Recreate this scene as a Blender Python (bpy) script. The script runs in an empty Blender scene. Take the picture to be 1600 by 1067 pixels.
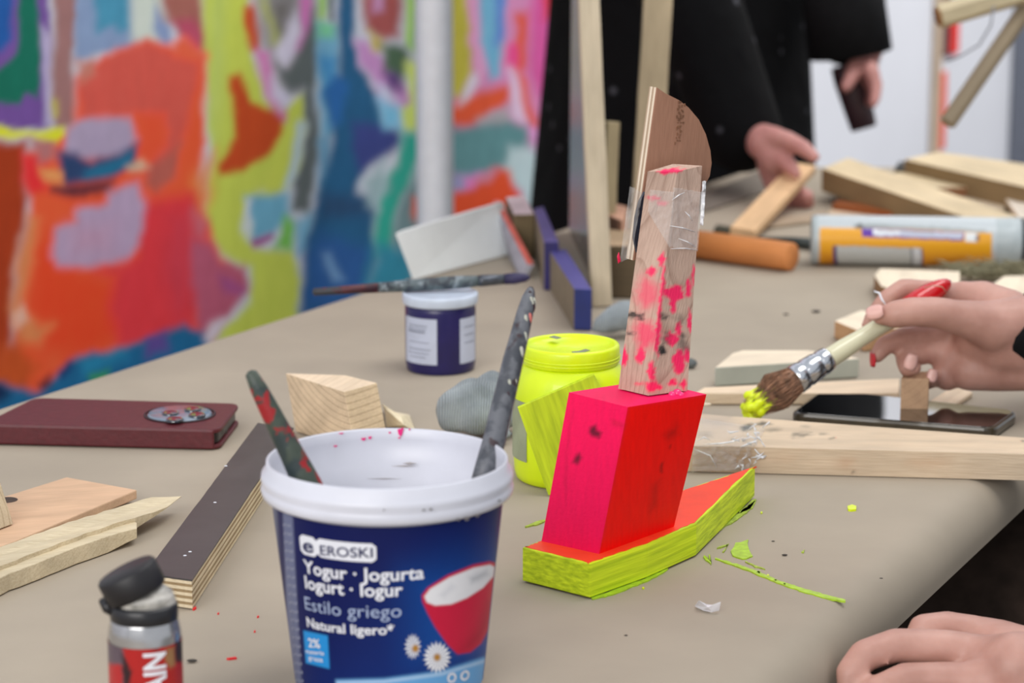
import bpy, bmesh, math, random
import numpy as np
from mathutils import Vector, Matrix

random.seed(7)
rng = np.random.default_rng(7)
SC = bpy.context.scene
COL = SC.collection
T = 0.74            # table top height
F = 4250.0          # focal length in pixels of the 1600x1067 frame
PITCH = math.radians(12.27)
CP, SP = math.cos(PITCH), math.sin(PITCH)
CAMZ = T + 0.46

# ------------------------------------------------------------------ camera, world, lights, exposure
cam = bpy.data.cameras.new('camera'); camo = bpy.data.objects.new('camera', cam); COL.objects.link(camo)
camo.location = (0, 0, CAMZ); camo.rotation_euler = (math.pi/2 - PITCH, 0, 0)
cam.sensor_width = 36; cam.lens = F/1600*36; cam.clip_start = 0.05
cam.dof.use_dof = True; cam.dof.focus_distance = 1.60; cam.dof.aperture_fstop = 9.5
SC.camera = camo
SC.view_settings.view_transform = 'Standard'; SC.view_settings.look = 'None'
SC.view_settings.gamma = 1; SC.view_settings.use_curve_mapping = False
SC.view_settings.exposure = 0.0
world = bpy.data.worlds.new('world'); SC.world = world; world.use_nodes = True
bg = world.node_tree.nodes['Background']; bg.inputs[0].default_value = (0.90, 0.94, 1.0, 1); bg.inputs[1].default_value = 0.72
def area(name, loc, size, power, col=(1, .97, .93), aim=(0, 2, T)):
    l = bpy.data.lights.new(name, 'AREA'); l.shape = 'RECTANGLE'; l.size, l.size_y = size; l.energy = power; l.color = col
    o = bpy.data.objects.new(name, l); COL.objects.link(o); o.location = loc
    o.rotation_euler = (Vector(aim) - Vector(loc)).to_track_quat('-Z', 'Y').to_euler()
    return o
area('fill_lamp', (0.7, 1.9, 2.6), (1.8, .8), 23, col=(1, .98, .96), aim=(-0.7, 3.0, .9))  # added lamp, aimed at the mural to brighten it
area('fill_lamp', (1.5, 4.0, 2.75), (1.8, .7), 74, aim=(1.2, 5.6, .9))  # added lamp that brightens the white wall beyond the table
area('fill_lamp', (-1.1, -1.1, 2.05), (2.0, 1.2), 56, aim=(0.1, 2.6, T+.1))  # added fill light behind the camera, lifts the upright faces

# ------------------------------------------------------------------ pixel <-> place helpers
def ray(u, v):
    a = (u-800)/F; b = (533.5-v)/F
    return Vector((a, CP + b*SP, -SP + b*CP))
def G(u, v, z=0.0):                      # the point of plane (table top + z) seen at a pixel
    d = ray(u, v); t = (T + z - CAMZ)/d.z
    return Vector((d.x*t, d.y*t, T + z))
def D(u, v, y):                          # the point at distance y seen at a pixel
    d = ray(u, v); t = y/d.y
    return Vector((d.x*t, y, CAMZ + d.z*t))
def proj(P):
    P = np.asarray(P, float); x = P[:, 0]; y = P[:, 1]; z = P[:, 2]-CAMZ
    zc = y*CP - z*SP; up = y*SP + z*CP
    return 800 + F*x/zc, 533.5 - F*up/zc

# ------------------------------------------------------------------ noise and flat print helpers
_tab = rng.random((256, 256))
def vnoise(x, y):
    xi = np.floor(x).astype(int); yi = np.floor(y).astype(int); fx = x-xi; fy = y-yi
    fx = fx*fx*(3-2*fx); fy = fy*fy*(3-2*fy)
    g = lambda i, j: _tab[(xi+i) % 256, (yi+j) % 256]
    return (g(0, 0)*(1-fx)+g(1, 0)*fx)*(1-fy) + (g(0, 1)*(1-fx)+g(1, 1)*fx)*fy
def fbm(x, y, o=3):
    s = 0; a = 1; t = 0
    for k in range(o):
        s = s + a*vnoise(x*2**k+17*k, y*2**k+31*k); t += a; a *= .5
    return s/t
def sdf(U, V, poly):
    p = np.array(poly, float); n = len(p)
    d = np.full(U.shape, 1e9); s = np.ones(U.shape)
    for i in range(n):
        a = p[i]; b = p[i-1]; e = b-a; wx = U-a[0]; wy = V-a[1]
        t = np.clip((wx*e[0]+wy*e[1])/(e@e+1e-9), 0, 1)
        d = np.minimum(d, (wx-e[0]*t)**2+(wy-e[1]*t)**2)
        c1 = V >= a[1]; c2 = V < b[1]; c3 = e[0]*wy > e[1]*wx
        s = np.where((c1 & c2 & c3) | (~c1 & ~c2 & ~c3), -s, s)
    return s*np.sqrt(d)
def lin(c):
    c = np.asarray(c, float)/255
    return np.where(c <= .04045, c/12.92, ((c+.055)/1.055)**2.4)
def L4(c): r = lin(c); return (float(r[0]), float(r[1]), float(r[2]), 1)
def paint(U, V, base, layers, warp=0, wscale=20, alpha0=1.0):
    """flat paint: returns RGBA; layers = (polygon, colour, softness[, alpha])"""
    n = len(U); out = np.ones((n, 4)); out[:, :3] = lin(base) if np.ndim(base) == 1 else base
    out[:, 3] = alpha0
    if warp:
        dx = (fbm(U/wscale, V/wscale)-.5)*2*warp; dy = (fbm(U/wscale+50, V/wscale+80)-.5)*2*warp
        U = U+dx; V = V+dy
    for L in layers:
        poly, c, s = L[:3]; al = L[3] if len(L) > 3 else 1
        p = np.array(poly); m = (U > p[:, 0].min()-s*2) & (U < p[:, 0].max()+s*2) & (V > p[:, 1].min()-s*2) & (V < p[:, 1].max()+s*2)
        if not m.any(): continue
        d = sdf(U[m], V[m], poly)
        k = (np.clip(.5-d/(s+1e-6)*.5, 0, 1)*al)[:, None]; k = k*k*(3-2*k)
        o = out[m]; a0 = o[:, 3:]; a1 = a0*(1-k)+k; o[:, :3] = np.where(a1 > 1e-6, (o[:, :3]*a0*(1-k)+lin(c)*k)/np.maximum(a1, 1e-6), lin(c)); o[:, 3:] = a1; out[m] = o
    return out

# ------------------------------------------------------------------ materials
def nt(name):
    m = bpy.data.materials.new(name); m.use_nodes = True; t = m.node_tree
    return m, t, t.nodes['Principled BSDF']
def N(t, kind, **kw):
    n = t.nodes.new(kind)
    for k, v in kw.items(): setattr(n, k, v)
    return n
def coords(t, scale=(1, 1, 1), attr='grain', loc=(0, 0, 0)):
    a = N(t, 'ShaderNodeAttribute', attribute_name=attr) if attr else N(t, 'ShaderNodeTexCoord')
    mp = N(t, 'ShaderNodeMapping'); mp.inputs['Scale'].default_value = scale; mp.inputs['Location'].default_value = loc
    t.links.new(a.outputs['Vector'] if attr else a.outputs['Object'], mp.inputs['Vector'])
    return mp.outputs[0]
def noise(t, vec, scale, detail=4, rough=.55):
    n = N(t, 'ShaderNodeTexNoise'); n.inputs['Scale'].default_value = scale; n.inputs['Detail'].default_value = detail
    n.inputs['Roughness'].default_value = rough; t.links.new(vec, n.inputs['Vector']); return n.outputs['Fac']
def ramp(t, fac, stops):
    r = N(t, 'ShaderNodeValToRGB'); e = r.color_ramp.elements
    while len(e) < len(stops): e.new(.5)
    for k, (p, c) in enumerate(stops): e[k].position = p; e[k].color = c
    t.links.new(fac, r.inputs[0]); return r.outputs[0]
def mix(t, fac, a, b, mode='MIX'):
    m = N(t, 'ShaderNodeMix', data_type='RGBA', blend_type=mode)
    for s, v in ((m.inputs[0], fac), (m.inputs[6], a), (m.inputs[7], b)):
        if hasattr(v, 'node'): t.links.new(v, s)
        else: s.default_value = v
    return m.outputs[2]
def bump(t, bs, h, strength=.3, dist=.001):
    b = N(t, 'ShaderNodeBump'); b.inputs['Strength'].default_value = strength; b.inputs['Distance'].default_value = dist
    t.links.new(h, b.inputs['Height']); t.links.new(b.outputs[0], bs.inputs['Normal'])
def shade(c, k): return tuple(min(255, x*k) for x in c)
def plain(name, c, rough=.55, var=.10, scale=60, metal=0, bmp=.1, c2=None, trans=0, alpha=1, stretch=(1, 1, 1), attr='grain', cut=(.3, .7), coat=0, spec=.5):
    m, t, b = nt(name)
    f = noise(t, coords(t, stretch, attr), scale)
    a = L4(shade(c, 1-var)); d = L4(c2) if c2 else L4(shade(c, 1+var*.6))
    t.links.new(ramp(t, f, [(cut[0], a), (cut[1], d)]), b.inputs['Base Color'])
    b.inputs['Roughness'].default_value = rough; b.inputs['Metallic'].default_value = metal
    b.inputs['Specular IOR Level'].default_value = spec; b.inputs['Coat Weight'].default_value = coat
    if bmp: bump(t, b, f, bmp, .0015)
    if trans: b.inputs['Transmission Weight'].default_value = trans; b.inputs['IOR'].default_value = 1.3
    if alpha < 1: b.inputs['Alpha'].default_value = alpha
    return m
def woodnodes(t, light, dark, period=.005, centre=(0, .02, -.03), ringk=.55, fibre=.25):
    v = coords(t, (1, 1, 1), 'grain', (0, centre[1], centre[2]))
    vs = N(t, 'ShaderNodeVectorMath', operation='MULTIPLY'); t.links.new(v, vs.inputs[0]); vs.inputs[1].default_value = (.12, 1, 1)
    w = N(t, 'ShaderNodeTexWave', wave_type='RINGS', rings_direction='X', wave_profile='SAW')
    w.inputs['Scale'].default_value = 2*math.pi/(20*period); w.inputs['Distortion'].default_value = 2.2
    w.inputs['Detail'].default_value = 3; w.inputs['Detail Scale'].default_value = .35
    t.links.new(vs.outputs[0], w.inputs['Vector'])
    fb = noise(t, coords(t, (10, 160, 160)), 6, 3); big = noise(t, coords(t, (8, 30, 30)), 2, 3)
    rc = ramp(t, w.outputs['Fac'], [(.0, L4(light)), (.72, L4(light)), (.95, L4(dark)), (1.0, L4(light))])
    col = mix(t, ringk, L4(light), rc)
    col = mix(t, fibre, col, ramp(t, fb, [(.35, L4(dark)), (.65, L4(light))]))
    col = mix(t, .30, col, ramp(t, big, [(.35, L4(shade(light, .82))), (.65, L4(shade(light, 1.1)))]))
    return col, fb
_wc = {}
def wood(light=(222, 200, 170), dark=(160, 125, 90), period=.005, centre=(0, .02, -.03), ringk=.45, fibre=.25, rough=.7):
    key = (light, dark, period, centre, ringk, fibre)
    if key in _wc: return _wc[key]
    m, t, b = nt('wood'); col, fb = woodnodes(t, light, dark, period, centre, ringk, fibre)
    t.links.new(col, b.inputs['Base Color']); b.inputs['Roughness'].default_value = rough; bump(t, b, fb, .25, .0008)
    b.inputs['Specular IOR Level'].default_value = .3
    _wc[key] = m; return m
def painted(name='paint', rough=.6, bmp=.25, stretch=(1, 1, 1), scale=300, spec=.4, var=.06):      # colour straight from the print attribute
    m, t, b = nt(name); a = N(t, 'ShaderNodeAttribute', attribute_name='print')
    f = noise(t, coords(t, stretch), scale, 4)
    t.links.new(mix(t, var, a.outputs['Color'], ramp(t, f, [(.3, (0, 0, 0, 1)), (.7, (1, 1, 1, 1))]), 'OVERLAY'), b.inputs['Base Color'])
    b.inputs['Roughness'].default_value = rough; b.inputs['Specular IOR Level'].default_value = spec
    if bmp: bump(t, b, f, bmp, .0008)
    return m
def woodpaint(light, dark, **kw):                                           # bare wood with paint where the print attribute has alpha
    m, t, b = nt('painted_wood'); col, fb = woodnodes(t, light, dark, **kw)
    a = N(t, 'ShaderNodeAttribute', attribute_name='print')
    t.links.new(mix(t, a.outputs['Alpha'], col, a.outputs['Color']), b.inputs['Base Color'])
    b.inputs['Roughness'].default_value = .65; bump(t, b, fb, .4, .001); return m
def skinmat(name, c, c2):
    m, t, b = nt(name); f = noise(t, coords(t, attr=None), 28, 4); f2 = noise(t, coords(t, attr=None), 500, 2)
    t.links.new(ramp(t, f, [(.35, L4(c)), (.68, L4(c2))]), b.inputs['Base Color'])
    b.inputs['Roughness'].default_value = .5; b.inputs['Subsurface Weight'].default_value = .12
    b.inputs['Subsurface Radius'].default_value = (.006, .002, .001); b.inputs['Subsurface Scale'].default_value = 1
    bump(t, b, f2, .12, .0006); return m

# ------------------------------------------------------------------ mesh helpers
WO = {}
class MB:
    def __init__(s): s.v = []; s.f = []; s.m = []; s.sm = []; s.pc = None
    def add(s, vs, fs, mi=0, smooth=False):
        o = len(s.v); s.v += [tuple(p) for p in vs]
        for k, f in enumerate(fs): s.f.append([i+o for i in f]); s.m.append(mi[k] if isinstance(mi, (list, tuple)) else mi); s.sm.append(smooth)
        return s
    def prism(s, bot, top, mi=0, mtop=None, mends=None):
        n = len(bot); fs = [list(range(n))[::-1], [n+i for i in range(n)]]; mm = [mi, mi if mtop is None else mtop]
        for i in range(n):
            j = (i+1) % n; fs.append([i, j, n+j, n+i]); mm.append(mends[i] if mends else mi)
        # keep faces outward whatever the winding of the outline
        a = sum((Vector(bot[i]).x*Vector(bot[(i+1) % n]).y-Vector(bot[(i+1) % n]).x*Vector(bot[i]).y) for i in range(n))
        if a < 0: fs = [f[::-1] for f in fs]
        return s.add(list(bot)+list(top), fs, mm)
    def tube(s, pts, rad, seg=16, mi=0, caps=True, flat=None):
        pts = [Vector(p) for p in pts]; n = len(pts); vs = []; fs = []
        t0 = (pts[1]-pts[0]).normalized(); up = Vector((0, 0, 1)) if abs(t0.z) < .9 else Vector((1, 0, 0))
        nrm = t0.cross(up).normalized()
        for i, p in enumerate(pts):
            t = (pts[min(i+1, n-1)]-pts[max(i-1, 0)]).normalized()
            nrm = (nrm - t*nrm.dot(t)).normalized(); bi = t.cross(nrm); r = rad[i] if hasattr(rad, '__len__') else rad
            for k in range(seg):
                a = 2*math.pi*k/seg; vs.append(p + nrm*math.cos(a)*r + bi*math.sin(a)*r*(flat or 1))
        for i in range(n-1):
            for k in range(seg):
                k2 = (k+1) % seg; fs.append([i*seg+k, i*seg+k2, (i+1)*seg+k2, (i+1)*seg+k])
        s.add(vs, fs, mi, True)
        if caps:
            o = len(s.v)-len(vs); s.f += [[o+k for k in range(seg)][::-1], [o+(n-1)*seg+k for k in range(seg)]]; s.m += [mi]*2; s.sm += [False]*2
        return s
    def lathe(s, prof, c, seg=64, mi=0, axis=None, closed=True, arc=None):
        c = Vector(c); A = Vector(axis).normalized() if axis is not None else Vector((0, 0, 1))
        X = Vector((1, 0, 0)) if abs(A.x) < .9 else Vector((0, 0, 1)); X = (X-A*X.dot(A)).normalized(); Y = A.cross(X)
        n = len(prof); vs = []; fs = []; mm = []
        a0, a1 = arc or (0, 2*math.pi); cnt = seg if arc is None else seg+1
        for (r, z) in [p[:2] for p in prof]:
            for k in range(cnt):
                a = a0+(a1-a0)*k/seg; vs.append(c + A*z + X*math.cos(a)*r + Y*math.sin(a)*r)
        for i in range(n-1):
            for k in range(seg):
                k2 = (k+1) % cnt; fs.append([i*cnt+k, i*cnt+k2, (i+1)*cnt+k2, (i+1)*cnt+k]); mm.append(prof[i][2] if len(prof[i]) > 2 else mi)
        return s.add(vs, fs, mm, True)
    def ball(s, c, r, mi=0, seg=14, rings=9, sq=(1, 1, 1)):
        c = Vector(c); vs = [c+Vector((0, 0, r*sq[2]))]; fs = []
        for i in range(1, rings):
            ph = math.pi*i/rings
            for k in range(seg):
                a = 2*math.pi*k/seg; vs.append(c+Vector((math.cos(a)*math.sin(ph)*r*sq[0], math.sin(a)*math.sin(ph)*r*sq[1], math.cos(ph)*r*sq[2])))
        vs.append(c-Vector((0, 0, r*sq[2]))); e = len(vs)-1
        for k in range(seg):
            k2 = (k+1) % seg; fs.append([0, 1+k, 1+k2]); fs.append([e, e-seg+k2, e-seg+k])
            for i in range(rings-2): fs.append([1+i*seg+k, 1+(i+1)*seg+k, 1+(i+1)*seg+k2, 1+i*seg+k2])
        return s.add(vs, fs, mi, True)
    def limb(s, pts, rad, seg=14, sub=None):                  # overlapping rounded segments, later fused by remeshing
        pts = [Vector(p) for p in pts]
        for p, r in zip(pts, rad): s.ball(p, r, seg=seg)
        for i in range(len(pts)-1):
            if (pts[i+1]-pts[i]).length > 1e-5: s.tube([pts[i], pts[i+1]], [rad[i], rad[i+1]], seg)
        return s
    def gridface(s, a, b, c, d, nu, nv, mi=0):                # a-b along u, a-d along v
        a, b, c, d = map(Vector, (a, b, c, d)); vs = []; fs = []
        for j in range(nv+1):
            for i in range(nu+1):
                x = i/nu; y = j/nv; vs.append((a*(1-x)+b*x)*(1-y)+(d*(1-x)+c*x)*y)
        for j in range(nv):
            for i in range(nu): k = j*(nu+1)+i; fs.append([k, k+1, k+nu+2, k+nu+1])
        return s.add(vs, fs, mi)
    def obj(s, name, mats, parent=None, origin=None, grain=(1, 0, 0), bevel=0, col=None, smooth_all=False, edgesplit=None):
        V = np.array(s.v, float)
        if origin is None: origin = Vector((V[:, 0].mean(), V[:, 1].mean(), V[:, 2].min())) if parent is None else WO[parent.name]
        origin = Vector(origin); me = bpy.data.meshes.new(name)
        W = V-np.array(origin)
        me.from_pydata([tuple(p) for p in W], [], s.f)
        if not isinstance(mats, (list, tuple)): mats = [mats]
        for m in mats: me.materials.append(m)
        me.polygons.foreach_set('material_index', s.m); me.polygons.foreach_set('use_smooth', [True]*len(s.f) if smooth_all else s.sm)
        g = Vector(grain).normalized(); h = Vector((0, 0, 1)) if abs(g.z) < .9 else Vector((1, 0, 0)); w = h.cross(g).normalized(); h = g.cross(w)
        cc = V.mean(0); R = np.array([g, w, h])
        at = me.attributes.new('grain', 'FLOAT_VECTOR', 'POINT'); at.data.foreach_set('vector', ((V-cc)@R.T).astype(np.float32).ravel())
        if col is not None:
            ca = me.attributes.new('print', 'FLOAT_COLOR', 'POINT'); ca.data.foreach_set('color', np.asarray(col, np.float32).ravel())
        me.update()
        o = bpy.data.objects.new(name, me); COL.objects.link(o)
        if parent: o.parent = parent; o.location = origin-WO[parent.name]
        else: o.location = origin
        WO[o.name] = origin
        if bevel:
            b = o.modifiers.new('b', 'BEVEL'); b.width = bevel; b.segments = 2; b.limit_method = 'ANGLE'; b.angle_limit = .6
        return o
def tag(o, label=None, cat=None, group=None, kind=None):
    if label: o['label'] = label
    if cat: o['category'] = cat
    if group: o['group'] = group
    if kind: o['kind'] = kind
    return o
def empty(name, loc, label, cat, group=None):
    o = bpy.data.objects.new(name, None); COL.objects.link(o); o.location = loc; o.empty_display_size = .02
    WO[o.name] = Vector(loc); return tag(o, label, cat, group)
def fuse(o, vox, smooth=4, fac=.5):
    r = o.modifiers.new('r', 'REMESH'); r.mode = 'VOXEL'; r.voxel_size = vox; r.use_smooth_shade = True
    if smooth: s = o.modifiers.new('s', 'SMOOTH'); s.factor = fac; s.iterations = smooth
    return o
def flatpoly(px, ztop, thick, name, mat, label=None, cat=None, group=None, grain=None, parent=None, bevel=.0008, zb=None, mtop=None, mends=None, mats=None):
    """a flat piece: outline of its top face in the picture, height of its top above the table, its thickness"""
    top = [G(u, v, ztop) for u, v in px]; bot = [Vector((p.x, p.y, p.z-thick)) for p in top]
    if grain is None:
        e = [(top[(i+1) % len(top)]-top[i]) for i in range(len(top))]; grain = max(e, key=lambda q: q.length)
    o = MB().prism(bot, top, 0, mtop, mends).obj(name, mats or mat, parent, grain=grain, bevel=bevel)
    return tag(o, label, cat, group)

# ------------------------------------------------------------------ setting
W0 = Vector((-.90, 2.18, 0)); WD = Vector((.497, .868, 0)); WN = Vector((.868, -.497, 0))
def wallpt(t, z, off=0): return W0 + WD*t + WN*off + Vector((0, 0, z))
def wall_hit(u, v, off=0):
    d = ray(u, v); o = W0+WN*off; t = (o-Vector((0, 0, CAMZ))).dot(WN)/d.dot(WN); p = Vector((0, 0, CAMZ))+d*t
    return (p-W0).dot(WD), p.z
m_wall = plain('white_wall_paint', (222, 224, 232), .85, .02, 3, bmp=.05)
MB().prism([wallpt(-4, 0, -.12), wallpt(8, 0, -.12), wallpt(8, 0), wallpt(-4, 0)], [wallpt(-4, 2.9, -.12), wallpt(8, 2.9, -.12), wallpt(8, 2.9), wallpt(-4, 2.9)]).obj('wall_left', m_wall)['kind'] = 'structure'
m_floor = plain('dark_floor', (62, 55, 50), .6, .12, 4, bmp=.05)
MB().prism([(-3, -1, -.05), (6, -1, -.05), (6, 9, -.05), (-3, 9, -.05)], [(-3, -1, 0), (6, -1, 0), (6, 9, 0), (-3, 9, 0)]).obj('floor', m_floor)['kind'] = 'structure'
MB().prism([wallpt(-4, 0, .002), wallpt(8, 0, .002), wallpt(8, 0, .016), wallpt(-4, 0, .016)], [wallpt(-4, .08, .002), wallpt(8, .08, .002), wallpt(8, .08, .016), wallpt(-4, .08, .016)]).obj('baseboard_left', plain('baseboard_paint', (190, 190, 195), .5, .03), bevel=.003)['kind'] = 'structure'
# dark edging strip at the end of the wall in view
t1, _ = wall_hit(1597, 200, .03)
MB().prism([wallpt(t1, 0, .002), wallpt(t1+.12, 0, .002), wallpt(t1+.12, 0, .04), wallpt(t1, 0, .04)], [wallpt(t1, 2.6, .002), wallpt(t1+.12, 2.6, .002), wallpt(t1+.12, 2.6, .04), wallpt(t1, 2.6, .04)]).obj('trim_1', plain('grey_trim', (95, 100, 112), .5, .05), bevel=.002)['kind'] = 'structure'

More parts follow.
